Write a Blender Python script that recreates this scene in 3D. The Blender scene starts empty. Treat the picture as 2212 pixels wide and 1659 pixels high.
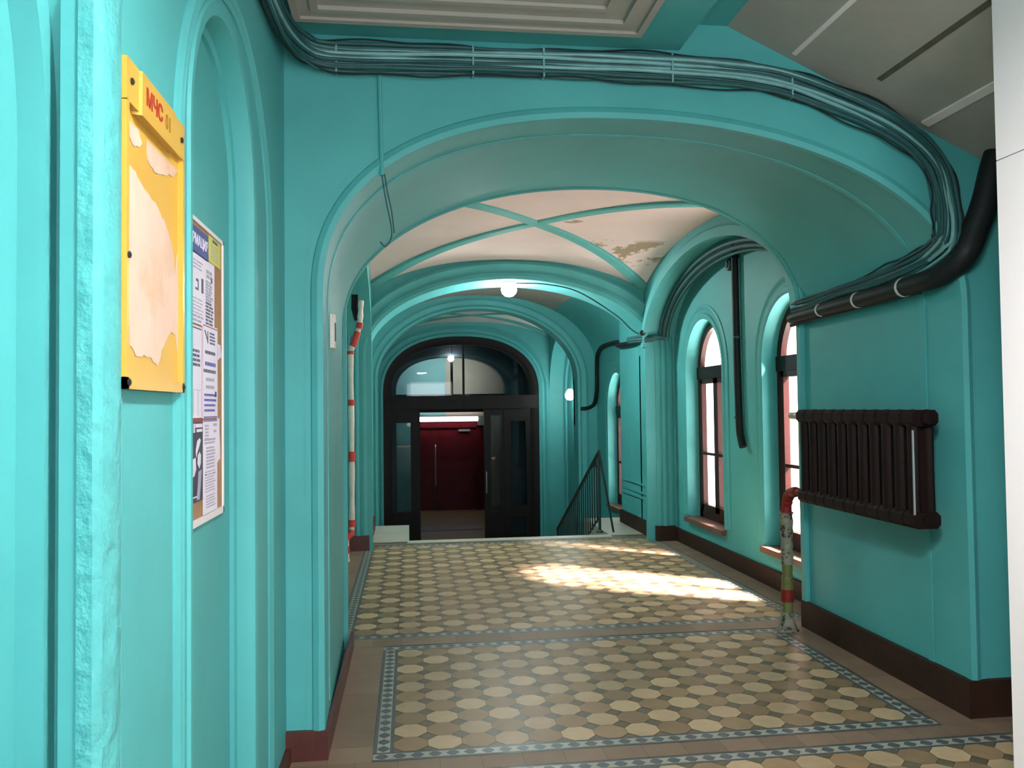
import bpy, bmesh, math, random
from mathutils import Vector, Matrix

random.seed(7)
SC = bpy.context.scene
COL = SC.collection
PI = math.pi

# ------------------------------------------------------------------ camera
W_PX, F_PX = 2212.0, 1768.2
YAW, PITCH, ROLL = 0.126417, 0.029014, -0.0118315
fw = Vector((math.sin(YAW) * math.cos(PITCH), math.cos(YAW) * math.cos(PITCH), math.sin(PITCH)))
rt = Vector((math.cos(YAW), -math.sin(YAW), 0))
up = rt.cross(fw)
rt2 = rt * math.cos(ROLL) + up * math.sin(ROLL)
up2 = -rt * math.sin(ROLL) + up * math.cos(ROLL)
cd = bpy.data.cameras.new('camera')
cam = bpy.data.objects.new('camera', cd)
COL.objects.link(cam)
m3 = Matrix((rt2, up2, -fw)).transposed()
cam.matrix_world = Matrix.Translation((0, 0, 1.5)) @ m3.to_4x4()
cd.sensor_width = 36.0
cd.lens = 36.0 * F_PX / W_PX
cd.clip_start = 0.02
SC.camera = cam

# ------------------------------------------------------------------ exposure, sky, sun, daylight
SC.view_settings.view_transform = 'Standard'
SC.view_settings.look = 'None'
SC.view_settings.gamma = 1.0
SC.view_settings.use_curve_mapping = False
SC.view_settings.exposure = 0.0

wd = bpy.data.worlds.new('sky')
SC.world = wd
wd.use_nodes = True
bg = wd.node_tree.nodes['Background']
bg.inputs[0].default_value = (1.0, 0.93, 0.90, 1)
bg.inputs[1].default_value = 6.5


def lamp(name, kind, loc, energy, color=(1, 1, 1), aim=None, **kw):
    ld = bpy.data.lights.new(name, kind)
    ld.energy = energy
    ld.color = color
    for k, v in kw.items():
        setattr(ld, k, v)
    o = bpy.data.objects.new(name, ld)
    o.location = loc
    if aim is not None:
        d = Vector(aim) - Vector(loc)
        o.rotation_euler = d.to_track_quat('-Z', 'Y').to_euler()
    COL.objects.link(o)
    return o


SUN_DIR = Vector((-0.83, 0.55, -1.0))
sun = lamp('sun', 'SUN', (8, 0, 8), 105.0, (1.0, 0.90, 0.88), angle=math.radians(9))
sun.rotation_euler = SUN_DIR.to_track_quat('-Z', 'Y').to_euler()
# daylight that falls through the glazed entrance behind the photographer
lamp('entrance_daylight', 'AREA', (0.70, -2.05, 1.65), 42.0, (0.80, 0.90, 1.0), aim=(0.9, 1.2, 1.25),
     shape='RECTANGLE', size=1.5, size_y=1.7, spread=math.radians(150))
# shaded ceiling light above the photographer, out of the frame
lamp('first_room_light', 'AREA', (0.50, 0.80, 2.80), 96.0, (1.0, 0.99, 0.98), aim=(0.62, 0.80, 0.0), shape='DISK', size=0.35)
lamp('passage_light', 'AREA', (0.75, 1.0, 2.35), 15.5, (1.0, 0.95, 0.95), aim=(2.12, 2.1, 1.45), shape='DISK', size=0.5, spread=math.radians(110))  # added unseen fill lamp that brightens the white wall on the right

# ------------------------------------------------------------------ materials


def mat(name, col, rough=0.5, var=0.0, vscale=6.0, bump=0.0, bscale=40.0, spec=0.5, metal=0.0, col2=None, c2lo=0.55,
        c2hi=0.7, c2scale=8.0, attr=None, coat=0.0):
    m = bpy.data.materials.new(name)
    m.use_nodes = True
    nt = m.node_tree
    N, L = nt.nodes, nt.links
    b = N['Principled BSDF']
    b.inputs['Roughness'].default_value = rough
    b.inputs['Metallic'].default_value = metal
    b.inputs['Specular IOR Level'].default_value = spec
    b.inputs['Coat Weight'].default_value = coat
    b.inputs['Base Color'].default_value = (*col, 1)
    tc = N.new('ShaderNodeNewGeometry')
    src = None
    if var > 0 or col2 or attr:
        rgb = N.new('ShaderNodeRGB')
        rgb.outputs[0].default_value = (*col, 1)
        src = rgb.outputs[0]
    if attr:
        at = N.new('ShaderNodeAttribute')
        at.attribute_name = attr
        mr = N.new('ShaderNodeMapRange')
        mr.inputs['To Min'].default_value = 0.78
        mr.inputs['To Max'].default_value = 1.2
        L.new(at.outputs['Fac'], mr.inputs[0])
        mx = N.new('ShaderNodeMix')
        mx.data_type = 'RGBA'
        mx.blend_type = 'MULTIPLY'
        mx.inputs[0].default_value = 1
        L.new(src, mx.inputs[6])
        L.new(mr.outputs[0], mx.inputs[7])
        src = mx.outputs[2]
    if var > 0:
        n = N.new('ShaderNodeTexNoise')
        n.inputs['Scale'].default_value = vscale
        n.inputs['Detail'].default_value = 6
        n.inputs['Roughness'].default_value = 0.65
        L.new(tc.outputs['Position'], n.inputs['Vector'])
        mr = N.new('ShaderNodeMapRange')
        mr.inputs['From Min'].default_value = 0.25
        mr.inputs['From Max'].default_value = 0.75
        mr.inputs['To Min'].default_value = 1 - var
        mr.inputs['To Max'].default_value = 1 + var
        L.new(n.outputs[0], mr.inputs[0])
        mx = N.new('ShaderNodeMix')
        mx.data_type = 'RGBA'
        mx.blend_type = 'MULTIPLY'
        mx.inputs[0].default_value = 1
        L.new(src, mx.inputs[6])
        L.new(mr.outputs[0], mx.inputs[7])
        src = mx.outputs[2]
    if col2:
        n = N.new('ShaderNodeTexNoise')
        n.inputs['Scale'].default_value = c2scale
        n.inputs['Detail'].default_value = 8
        n.inputs['Roughness'].default_value = 0.7
        L.new(tc.outputs['Position'], n.inputs['Vector'])
        mr = N.new('ShaderNodeMapRange')
        mr.inputs['From Min'].default_value = c2lo
        mr.inputs['From Max'].default_value = c2hi
        L.new(n.outputs[0], mr.inputs[0])
        mx = N.new('ShaderNodeMix')
        mx.data_type = 'RGBA'
        L.new(mr.outputs[0], mx.inputs[0])
        L.new(src, mx.inputs[6])
        mx.inputs[7].default_value = (*col2, 1)
        src = mx.outputs[2]
    if src is not None:
        L.new(src, b.inputs['Base Color'])
    if bump > 0:
        n = N.new('ShaderNodeTexNoise')
        n.inputs['Scale'].default_value = bscale
        n.inputs['Detail'].default_value = 5
        L.new(tc.outputs['Position'], n.inputs['Vector'])
        bp = N.new('ShaderNodeBump')
        bp.inputs['Strength'].default_value = 0.6
        bp.inputs['Distance'].default_value = bump
        L.new(n.outputs[0], bp.inputs['Height'])
        L.new(bp.outputs[0], b.inputs['Normal'])
    return m


def emit(name, col, strength):
    m = bpy.data.materials.new(name)
    m.use_nodes = True
    b = m.node_tree.nodes['Principled BSDF']
    b.inputs['Base Color'].default_value = (*col, 1)
    b.inputs['Emission Color'].default_value = (*col, 1)
    b.inputs['Emission Strength'].default_value = strength
    return m


def glass_mat(name, tint, gloss=0.12, rough=0.02):
    m = bpy.data.materials.new(name)
    m.use_nodes = True
    nt = m.node_tree
    N, L = nt.nodes, nt.links
    N.remove(N['Principled BSDF'])
    t = N.new('ShaderNodeBsdfTransparent')
    t.inputs[0].default_value = (*tint, 1)
    g = N.new('ShaderNodeBsdfGlossy')
    g.inputs['Roughness'].default_value = rough
    mx = N.new('ShaderNodeMixShader')
    mx.inputs[0].default_value = gloss
    L.new(t.outputs[0], mx.inputs[1])
    L.new(g.outputs[0], mx.inputs[2])
    L.new(mx.outputs[0], N['Material Output'].inputs[0])
    return m


TEAL_C = (0.078, 0.385, 0.388)
M = {}
M['teal'] = mat('teal_paint', TEAL_C, 0.55, 0.10, 1.7, 0.0025, 15, 0.35)
M['teal_rough'] = mat('teal_paint_lumpy', TEAL_C, 0.42, 0.12, 5, 0.02, 22, 0.5)
M['teal_worn'] = mat('teal_paint_chipped', TEAL_C, 0.45, 0.12, 4, 0.022, 24, 0.5, col2=(0.50, 0.62, 0.58), c2lo=0.70, c2hi=0.74, c2scale=14)
M['teal_dark'] = mat('teal_painted_cable', (0.026, 0.095, 0.098), 0.5, 0.25, 14, 0.002, 60, 0.3)
M['teal_rib'] = mat('teal_rib', (0.11, 0.43, 0.42), 0.6, 0.08, 3, 0.002, 30, 0.3)
M['white'] = mat('white_wall', (0.90, 0.80, 0.80), 0.55, 0.02, 2, 0.001, 60)
M['plaster'] = mat('white_plaster', (0.85, 0.72, 0.69), 0.8, 0.06, 2.5, 0.003, 30)
def stained_plaster():
    m = mat('stained_plaster', (0.85, 0.72, 0.69), 0.8, 0.05, 2.5, 0.003, 25, col2=(0.36, 0.29, 0.19), c2lo=0.50, c2hi=0.52, c2scale=3.2)
    nt = m.node_tree
    N, L = nt.nodes, nt.links
    # the damp patch stays round one corner of the vault
    mixn = [n for n in N if n.type == 'MIX' and n.blend_type == 'MIX'][0]
    fac = mixn.inputs[0].links[0].from_socket
    geo = [n for n in N if n.type == 'NEW_GEOMETRY'][0]
    tot = None
    for c, r in (((2.36, 8.05, 2.95), 0.42), ((1.95, 7.85, 3.05), 0.22), ((1.45, 7.0, 3.12), 0.10)):
        d = N.new('ShaderNodeVectorMath')
        d.operation = 'DISTANCE'
        L.new(geo.outputs['Position'], d.inputs[0])
        d.inputs[1].default_value = c
        mr = N.new('ShaderNodeMapRange')
        mr.inputs['From Min'].default_value = r * 0.75
        mr.inputs['From Max'].default_value = r
        mr.inputs['To Min'].default_value = 1
        mr.inputs['To Max'].default_value = 0
        L.new(d.outputs['Value'], mr.inputs[0])
        if tot is None:
            tot = mr.outputs[0]
        else:
            a = N.new('ShaderNodeMath')
            a.operation = 'MAXIMUM'
            L.new(tot, a.inputs[0])
            L.new(mr.outputs[0], a.inputs[1])
            tot = a.outputs[0]
    mu = N.new('ShaderNodeMath')
    mu.operation = 'MULTIPLY'
    L.new(fac, mu.inputs[0])
    L.new(tot, mu.inputs[1])
    L.new(mu.outputs[0], mixn.inputs[0])
    return m


M['plaster_stain'] = stained_plaster()
M['stain'] = mat('damp_stain', (0.09, 0.08, 0.05), 0.9, 0.3, 12)  # dark strip colour for one groove of the stair soffit
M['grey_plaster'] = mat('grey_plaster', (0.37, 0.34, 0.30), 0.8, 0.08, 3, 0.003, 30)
M['skirting'] = mat('red_brown_skirting', (0.085, 0.018, 0.014), 0.45, 0.3, 8, 0.004, 30)
M['skirting_dark'] = mat('dark_brown_skirting', (0.036, 0.015, 0.009), 0.6, 0.3, 7, 0.004, 30, 0.25)
M['oct_light'] = mat('cream_tile', (0.48, 0.335, 0.20), 0.42, 0.10, 9, 0.0006, 50, 0.3, attr='tone')
M['oct_tan'] = mat('tan_tile', (0.295, 0.185, 0.10), 0.42, 0.12, 9, 0.0006, 50, 0.3, attr='tone')
M['dot'] = mat('dark_inset_tile', (0.14, 0.10, 0.06), 0.4, 0.2, 20)
M['plain'] = mat('plain_tile', (0.235, 0.155, 0.105), 0.5, 0.12, 5, 0.0006, 50, 0.3, attr='tone')
M['grout'] = mat('grout', (0.13, 0.088, 0.055), 0.6, 0.2, 10)
M['b_white'] = mat('border_white_tile', (0.34, 0.31, 0.26), 0.4, 0.12, 14)
M['b_dark'] = mat('border_dark_tile', (0.085, 0.095, 0.10), 0.4, 0.15, 14)
M['stone'] = mat('pale_stone', (0.50, 0.45, 0.38), 0.45, 0.12, 3, 0.002, 25)
M['yellow'] = mat('yellow_enamel', (0.60, 0.345, 0.05), 0.3, 0.05, 4)
M['peel'] = mat('paper_remains', (0.60, 0.43, 0.335), 0.75, 0.10, 7, 0.001, 40, col2=(0.52, 0.32, 0.19), c2lo=0.50, c2hi=0.72, c2scale=5)
M['red_text'] = mat('red_letter', (0.36, 0.025, 0.01), 0.5)
M['brown_text'] = mat('faded_digit', (0.30, 0.14, 0.01), 0.5)
M['black'] = mat('black', (0.012, 0.012, 0.013), 0.5)
M['black_pipe'] = mat('black_plastic', (0.010, 0.013, 0.014), 0.55, 0.3, 20, 0.003, 50, 0.25)
M['cork'] = mat('cork', (0.36, 0.20, 0.10), 0.85, 0.18, 25, 0.001, 90)
M['paper'] = mat('white_paper', (0.78, 0.72, 0.82), 0.6, 0.03, 8)
M['alu'] = mat('pale_board_edge', (0.75, 0.70, 0.70), 0.5)
M['blue'] = mat('blue_print', (0.03, 0.05, 0.24), 0.5)
M['ypaper'] = mat('yellow_paper', (0.62, 0.60, 0.10), 0.6)
M['ink'] = mat('ink', (0.10, 0.09, 0.16), 0.6)
M['grey_ink'] = mat('pale_ink', (0.38, 0.35, 0.46), 0.6)
M['blue_ink'] = mat('blue_ink', (0.10, 0.09, 0.40), 0.6)
M['red_ink'] = mat('red_print', (0.28, 0.04, 0.06), 0.6)
M['poster_dark'] = mat('poster_black', (0.030, 0.025, 0.055), 0.5, 0.3, 12)
M['radiator'] = mat('brown_radiator_paint', (0.012, 0.0045, 0.004), 0.7, 0.2, 12, 0.002, 40, 0.2)
M['brass'] = mat('dull_nickel', (0.45, 0.42, 0.35), 0.45, metal=0.3)
M['wood_red'] = mat('red_brown_varnish', (0.034, 0.0065, 0.005), 0.45, 0.25, 9, 0.001, 30, 0.25)
M['sill'] = mat('brown_sill', (0.16, 0.075, 0.055), 0.4, 0.25, 8)
M['door_dark'] = mat('dark_brown_door_paint', (0.010, 0.0075, 0.007), 0.5, 0.3, 5, 0.002, 25, 0.18)
M['door_red'] = mat('dark_red_door_paint', (0.10, 0.005, 0.010), 0.5, 0.25, 4, 0.002, 25, 0.2)
M['dirty_white'] = mat('dirty_white_paint', (0.66, 0.63, 0.58), 0.5, 0.12, 20, 0.006, 45)
M['red_band'] = mat('red_band_paint', (0.52, 0.03, 0.025), 0.45, 0.15, 20, 0.004, 45)
M['peeling'] = mat('peeling_pipe_paint', (0.22, 0.21, 0.155), 0.7, 0.3, 18, 0.01, 35, col2=(0.025, 0.022, 0.015), c2lo=0.50, c2hi=0.56, c2scale=14)
M['red_old'] = mat('old_red_pipe_paint', (0.20, 0.012, 0.010), 0.55, 0.3, 20, 0.006, 35, 0.3)  # riser paints are darkened, with the pipe's backlit shade put into the colour
M['green_paint'] = mat('old_green_pipe_paint', (0.13, 0.14, 0.035), 0.6, 0.3, 18, 0.008, 35, col2=(0.04, 0.035, 0.02), c2lo=0.52, c2hi=0.58, c2scale=12)
M['grey_metal'] = mat('grey_metal', (0.35, 0.37, 0.37), 0.45, metal=0.5)
M['iron'] = mat('black_iron', (0.010, 0.016, 0.017), 0.45)
M['white_tie'] = mat('white_tie', (0.55, 0.6, 0.58), 0.5)
M['court'] = mat('cream_render', (0.80, 0.66, 0.58), 0.9, 0.04, 1)
M['pave'] = mat('pale_paving', (0.85, 0.80, 0.77), 0.9)
M['lobby'] = mat('lobby_paint', (0.13, 0.13, 0.13), 0.6, 0.1, 2)
M['lobby_dark'] = mat('lobby_dark_paint', (0.10, 0.11, 0.13), 0.6, 0.1, 2)
M['lobby_floor'] = mat('lobby_floor', (0.17, 0.125, 0.05), 0.6, 0.25, 3)
M['lobby_cyan'] = mat('lobby_pale_paint', (0.25, 0.55, 0.56), 0.6, 0.08, 2)
M['lobby_cream'] = mat('lobby_cream_paint', (0.55, 0.50, 0.40), 0.6, 0.08, 2)
M['glass'] = glass_mat('window_glass', (0.97, 0.97, 0.97), 0.03)
M['door_glass'] = glass_mat('door_glass', (0.72, 0.78, 0.80), 0.02)
M['bulb'] = emit('lit_bulb', (1, 0.98, 0.92), 60)
M['tube'] = emit('lit_tube', (1, 0.84, 0.92), 9)

# ------------------------------------------------------------------ mesh helpers


class MB:
    def __init__(self):
        self.v, self.f, self.mi, self.tone = [], [], [], []
        self.cur = 0

    def face(self, pts, tone=0.5):
        i = len(self.v)
        self.v += [tuple(p) for p in pts]
        self.f.append(tuple(range(i, i + len(pts))))
        self.mi.append(self.cur)
        self.tone.append(tone)

    def addf(self, idx):
        self.f.append(tuple(idx))
        self.mi.append(self.cur)
        self.tone.append(0.5)

    def box(self, x0, x1, y0, y1, z0, z1):
        i = len(self.v)
        self.v += [(x, y, z) for x in (x0, x1) for y in (y0, y1) for z in (z0, z1)]
        for q in ((0, 1, 3, 2), (4, 6, 7, 5), (0, 4, 5, 1), (2, 3, 7, 6), (0, 2, 6, 4), (1, 5, 7, 3)):
            self.addf([i + k for k in q])
        return self

    def prism(self, poly, a, b, axis='Y'):
        """poly: 2-D outline; axis Y: (x,z) pushed from y=a to y=b; axis X: (y,z) ; axis Z: (x,y)"""
        def p(u, w, t):
            return {'Y': (u, t, w), 'X': (t, u, w), 'Z': (u, w, t)}[axis]
        i, n = len(self.v), len(poly)
        self.v += [p(u, w, a) for u, w in poly] + [p(u, w, b) for u, w in poly]
        self.addf(range(i, i + n))
        self.addf(range(i + 2 * n - 1, i + n - 1, -1))
        for k in range(n):
            l = (k + 1) % n
            self.addf((i + k, i + n + k, i + n + l, i + l))
        return self

    def tube(self, pts, r, seg=10, cap=True, squash=None):
        pts = [Vector(p) for p in pts]
        n = len(pts)
        rr = r if isinstance(r, (list, tuple)) else [r] * n
        i0 = len(self.v)
        prev = None
        for k, p in enumerate(pts):
            t = (pts[min(k + 1, n - 1)] - pts[max(k - 1, 0)]).normalized()
            if prev is None:
                a = Vector((0, 0, 1)) if abs(t.z) < 0.9 else Vector((1, 0, 0))
                u = t.cross(a).normalized()
            else:
                u = (prev - t * prev.dot(t)).normalized()
            prev = u
            w = t.cross(u)
            for s in range(seg):
                a = 2 * PI * s / seg
                q = p + (u * math.cos(a) + w * math.sin(a)) * rr[k]
                self.v.append(tuple(q))
        for k in range(n - 1):
            for s in range(seg):
                s2 = (s + 1) % seg
                self.addf((i0 + k * seg + s, i0 + k * seg + s2, i0 + (k + 1) * seg + s2, i0 + (k + 1) * seg + s))
        if cap:
            self.addf([i0 + s for s in range(seg - 1, -1, -1)])
            self.addf([i0 + (n - 1) * seg + s for s in range(seg)])
        return self

    def lathe(self, prof, loc, axis=(0, 0, 1), seg=20):
        ax = Vector(axis).normalized()
        a = Vector((0, 0, 1)) if abs(ax.z) < 0.9 else Vector((1, 0, 0))
        u = ax.cross(a).normalized()
        w = ax.cross(u)
        i0 = len(self.v)
        for r, h in prof:
            for s in range(seg):
                t = 2 * PI * s / seg
                self.v.append(tuple(Vector(loc) + ax * h + (u * math.cos(t) + w * math.sin(t)) * r))
        for k in range(len(prof) - 1):
            for s in range(seg):
                s2 = (s + 1) % seg
                self.addf((i0 + k * seg + s, i0 + k * seg + s2, i0 + (k + 1) * seg + s2, i0 + (k + 1) * seg + s))
        self.addf([i0 + s for s in range(seg - 1, -1, -1)])
        self.addf([i0 + (len(prof) - 1) * seg + s for s in range(seg)])
        return self

    def sweep(self, path, prof, side, closed=False):
        """path: planar 3-D polyline; prof: (n, d) pairs, n = offset along the in-plane normal, d = offset along side"""
        path = [Vector(p) for p in path]
        prof = [(-0.004 if a == 0.0 else a, d) for a, d in prof]
        side = Vector(side)
        n, m = len(path), len(prof)
        i0 = len(self.v)
        cen = sum(path, Vector()) / n
        t0 = (path[1] - path[0]).normalized()
        sg = 1.0 if t0.cross(side).dot(path[0] - cen) > 0 else -1.0      # positive n points away from the middle of the curve
        for k, p in enumerate(path):
            t = (path[min(k + 1, n - 1)] - path[max(k - 1, 0)]).normalized()
            nn = t.cross(side).normalized() * sg
            for a, d in prof:
                self.v.append(tuple(p + nn * a + side * d))
        for k in range(n - 1):
            for s in range(m):
                s2 = (s + 1) % m
                self.addf((i0 + k * m + s, i0 + k * m + s2, i0 + (k + 1) * m + s2, i0 + (k + 1) * m + s))
        self.addf([i0 + s for s in range(m - 1, -1, -1)])
        self.addf([i0 + (n - 1) * m + s for s in range(m)])
        return self

    def build(self, name, mats, parent=None, smooth=35, kind=None, fixn=True):
        me = bpy.data.meshes.new(name)
        me.from_pydata(self.v, [], self.f)
        for mt in (mats if isinstance(mats, (list, tuple)) else [mats]):
            me.materials.append(mt)
        me.polygons.foreach_set('material_index', self.mi)
        if any(t != 0.5 for t in self.tone):
            at = me.attributes.new('tone', 'FLOAT', 'FACE')
            at.data.foreach_set('value', self.tone)
        if fixn:
            bm = bmesh.new()
            bm.from_mesh(me)
            bmesh.ops.recalc_face_normals(bm, faces=bm.faces)
            bm.to_mesh(me)
            bm.free()
        me.update()
        if smooth:
            me.polygons.foreach_set('use_smooth', [True] * len(me.polygons))
            me.set_sharp_from_angle(angle=math.radians(smooth))
        o = bpy.data.objects.new(name, me)
        COL.objects.link(o)
        if parent is not None:
            o.parent = parent
            if parent.type == 'EMPTY' or parent.location.length > 0:
                o.matrix_parent_inverse = parent.matrix_world.inverted() if False else Matrix.Translation(-parent.location)
        if kind:
            o['kind'] = kind
        return o


def tag(o, label, cat, group=None):
    o['label'] = label
    o['category'] = cat
    if group:
        o['group'] = group
    return o


def thing(name, loc, label, cat, group=None):
    o = bpy.data.objects.new(name, None)
    o.empty_display_size = 0.1
    o.location = loc
    COL.objects.link(o)
    return tag(o, label, cat, group)


def struct_root(name, loc=(0, 0, 0)):
    o = bpy.data.objects.new(name, None)
    o.location = loc
    o['kind'] = 'structure'
    COL.objects.link(o)
    return o


def smooth_path(pts, n=8):
    P = [Vector(p) for p in pts]
    P = [P[0] * 2 - P[1]] + P + [P[-1] * 2 - P[-2]]
    out = []
    for i in range(1, len(P) - 2):
        a, b, c, d = P[i - 1], P[i], P[i + 1], P[i + 2]
        for k in range(n):
            t = k / n
            out.append(0.5 * ((2 * b) + (c - a) * t + (2 * a - 5 * b + 4 * c - d) * t * t + (3 * b - a - 3 * c + d) * t ** 3))
    out.append(P[-2])
    return out


def arch_pts(c, a, zs, h, n=2.0, N=64, skew=0.0):
    """arch curve from left springing over the crown to right springing, (u, z)"""
    out = []
    for k in range(N + 1):
        th = PI - PI * k / N
        cs, sn = math.cos(th), math.sin(th)
        v = abs(sn) ** (2 / n)
        out.append((c + skew * v * v + a * math.copysign(abs(cs) ** (2 / n), cs), zs + h * v))
    return out


def arch_wall(mb, u0, u1, zb, zt, t0, t1, curve, axis='Y', zo=None):
    """a slab with an arched opening that starts at zo (bottom)"""
    zo = zb if zo is None else zo
    l, r = curve[0][0], curve[-1][0]
    poly = [(u0, zo), (l, zo)] + list(curve) + [(r, zo), (u1, zo), (u1, zt), (u0, zt)]
    # split in two halves at the crown to keep the outlines simple
    mid = len(curve) // 2
    cu = curve[mid][0]
    left = [(u0, zo), (l, zo)] + list(curve[:mid + 1]) + [(cu, zt), (u0, zt)]
    right = [(cu, zt)] + list(curve[mid:]) + [(r, zo), (u1, zo), (u1, zt)]
    mb.prism(left, t0, t1, axis)
    mb.prism(right, t0, t1, axis)
    if zo > zb:
        mb.prism([(u0, zb), (u1, zb), (u1, zo), (u0, zo)], t0, t1, axis)
    return mb


def opening_path(curve, zo, y, axis='Y'):
    pts = [(curve[0][0], zo)] + [(curve[0][0], zo + (curve[0][1] - zo) * k / 3) for k in (1, 2)] + list(curve) + \
          [(curve[-1][0], zo + (curve[-1][1] - zo) * k / 3) for k in (2, 1)] + [(curve[-1][0], zo)]
    return [(u, y, z) if axis == 'Y' else (y, u, z) for u, z in pts]


def trim(name, path, prof, side, mt):
    return MB().sweep(path, prof, side).build(name, mt, kind='structure')


# ------------------------------------------------------------------ floor
XL, XR = -0.53, 2.98
S = 0.1524
ZF = -1.35


def build_floor():
    mb = MB()
    mats = [M['plain'], M['oct_light'], M['oct_tan'], M['dot'], M['b_white'], M['b_dark'], M['grout'], M['stone']]
    # body of the slab (grout colour on top, stone on the risers)
    mb.cur = 6
    mb.box(-1.4, 3.6, -3.0, 9.40, ZF - 0.2, -0.004)
    mb.cur = 7
    mb.box(-1.4, 0.0, 9.40, 10.72, ZF - 0.2, 0.0)
    mb.box(2.33, 3.6, 9.40, 10.86, ZF - 0.2, 0.0)
    mb.box(-0.02, 2.33, 9.27, 9.44, -0.15, 0.002)

    def quad(x0, x1, y0, y1, z, tone=0.5):
        mb.face([(x0, y0, z), (x1, y0, z), (x1, y1, z), (x0, y1, z)], tone)

    # plain square tiles all around the patterned panels
    mb.cur = 0
    g, p = 0.0012, 0.178
    rects = [(-1.3, 3.5, -2.9, 1.3), (-1.3, 3.5, 3.445, 3.575), (-1.3, -0.165, 3.575, 5.28), (2.455, 3.0, 3.575, 5.28),
             (-1.3, 3.5, 5.285, 5.465), (-1.3, -0.475, 5.465, 9.27), (2.765, 3.5, 5.465, 9.27), (-0.475, 2.765, 9.165, 9.27),
             (-1.3, -0.47, 1.3, 3.445), (2.765, 3.5, 1.3, 3.445)]
    for x0, x1, y0, y1 in rects:
        nx, ny = max(1, round((x1 - x0) / p)), max(1, round((y1 - y0) / p))
        for i in range(nx):
            for j in range(ny):
                quad(x0 + (x1 - x0) * i / nx + g, x0 + (x1 - x0) * (i + 1) / nx - g,
                     y0 + (y1 - y0) * j / ny + g, y0 + (y1 - y0) * (j + 1) / ny - g, 0.0, random.uniform(0.2, 0.8))

    def panel(c0, c1, y0, nr, par, border=(1, 1, 1, 1)):
        """octagon field; columns c0..c1 on the shared lattice, rows from centre y0"""
        k, e = S * 0.29, 0.0011
        h = S / 2
        for c in range(c0, c1 + 1):
            for r in range(nr):
                x, y = c * S, y0 + r * S
                hh, kk = h - e, k
                light = (c + r + par) % 2 == 0
                mb.cur = 1 if light else 2
                mb.face([(x - hh + kk, y - hh, 0), (x + hh - kk, y - hh, 0), (x + hh, y - hh + kk, 0), (x + hh, y + hh - kk, 0),
                         (x + hh - kk, y + hh, 0), (x - hh + kk, y + hh, 0), (x - hh, y + hh - kk, 0), (x - hh, y - hh + kk, 0)],
                        random.uniform(0.15, 0.85))
        mb.cur = 3
        q = k - 0.003
        for c in range(c0, c1 + 2):
            for r in range(nr + 1):
                x, y = c * S - h, y0 + r * S - h
                xa, xb = (0 if c == c0 else q), (0 if c == c1 + 1 else q)
                ya, yb = (0 if r == 0 else q), (0 if r == nr else q)
                pts = [(x - xa, y), (x, y - ya), (x + xb, y), (x, y + yb)]
                pts = [pt for i, pt in enumerate(pts) if pt != pts[i - 1]]
                if len(pts) > 2:
                    mb.face([(a, b, -0.0003) for a, b in pts])
        # border strip of dark lozenges on white between two dark lines
        xa, xb = c0 * S - h, c1 * S + h
        ya, yb = y0 - h, y0 + (nr - 1) * S + h
        w = 0.088

        def strip(x0, x1, y0_, y1_, horiz):
            mb.cur = 5
            quad(x0, x1, y0_, y1_, -0.0006)
            mb.cur = 4
            t = 0.016
            if horiz:
                quad(x0, x1, y0_ + t, y1_ - t, -0.0001)
                n = round((x1 - x0) / (S / 2))
                mb.cur = 5
                for i in range(n):
                    cx, cy, d, hd = x0 + (i + .5) * (x1 - x0) / n, (y0_ + y1_) / 2, (x1 - x0) / n * 0.40, (y1_ - y0_) / 2 - t - 0.003
                    mb.face([(cx - d, cy, .0002), (cx - d * .35, cy - hd, .0002), (cx + d * .35, cy - hd, .0002), (cx + d, cy, .0002),
                             (cx + d * .35, cy + hd, .0002), (cx - d * .35, cy + hd, .0002)])
            else:
                quad(x0 + t, x1 - t, y0_, y1_, -0.0001)
                n = round((y1_ - y0_) / (S / 2))
                mb.cur = 5
                for i in range(n):
                    cy, cx, d, hd = y0_ + (i + .5) * (y1_ - y0_) / n, (x0 + x1) / 2, (y1_ - y0_) / n * 0.44, (x1 - x0) / 2 - t - 0.003
                    mb.face([(cx, cy - d, .0002), (cx + hd, cy - d * .3, .0002), (cx + hd, cy + d * .3, .0002), (cx, cy + d, .0002),
                             (cx - hd, cy + d * .3, .0002), (cx - hd, cy - d * .3, .0002)])
        if border[0]:
            strip(xa - w, xb + w, ya - w, ya, True)
        if border[1]:
            strip(xa - w, xb + w, yb, yb + w, True)
        if border[2]:
            strip(xa - w, xa, ya, yb, False)
        if border[3]:
            strip(xb, xb + w, ya, yb, False)

    panel(0, 15, 3.743, 10, 1)
    panel(-2, 17, 5.63, 23, 1)
    panel(-2, 17, 3.280 - 12 * S, 13, 1)
    return mb.build('floor', mats, kind='structure', smooth=0, fixn=False)


build_floor()

st = MB()
nst = 9
for i in range(1, nst + 1):
    y0 = 9.40 + 0.30 * (i - 1)
    st.box(0.002, 2.328, y0, y0 + 0.33 if i < nst else 12.4, ZF - 0.2, -0.15 * i)
st.build('stairs', M['stone'], kind='structure', smooth=0)
MB().box(-1.4, 3.6, 10.70, 15.6, ZF - 0.25, ZF - 0.002).build('floor_lower_hall', M['lobby_floor'], kind='structure', smooth=0)

# ------------------------------------------------------------------ arches and cross walls
ZT = 3.75
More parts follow.
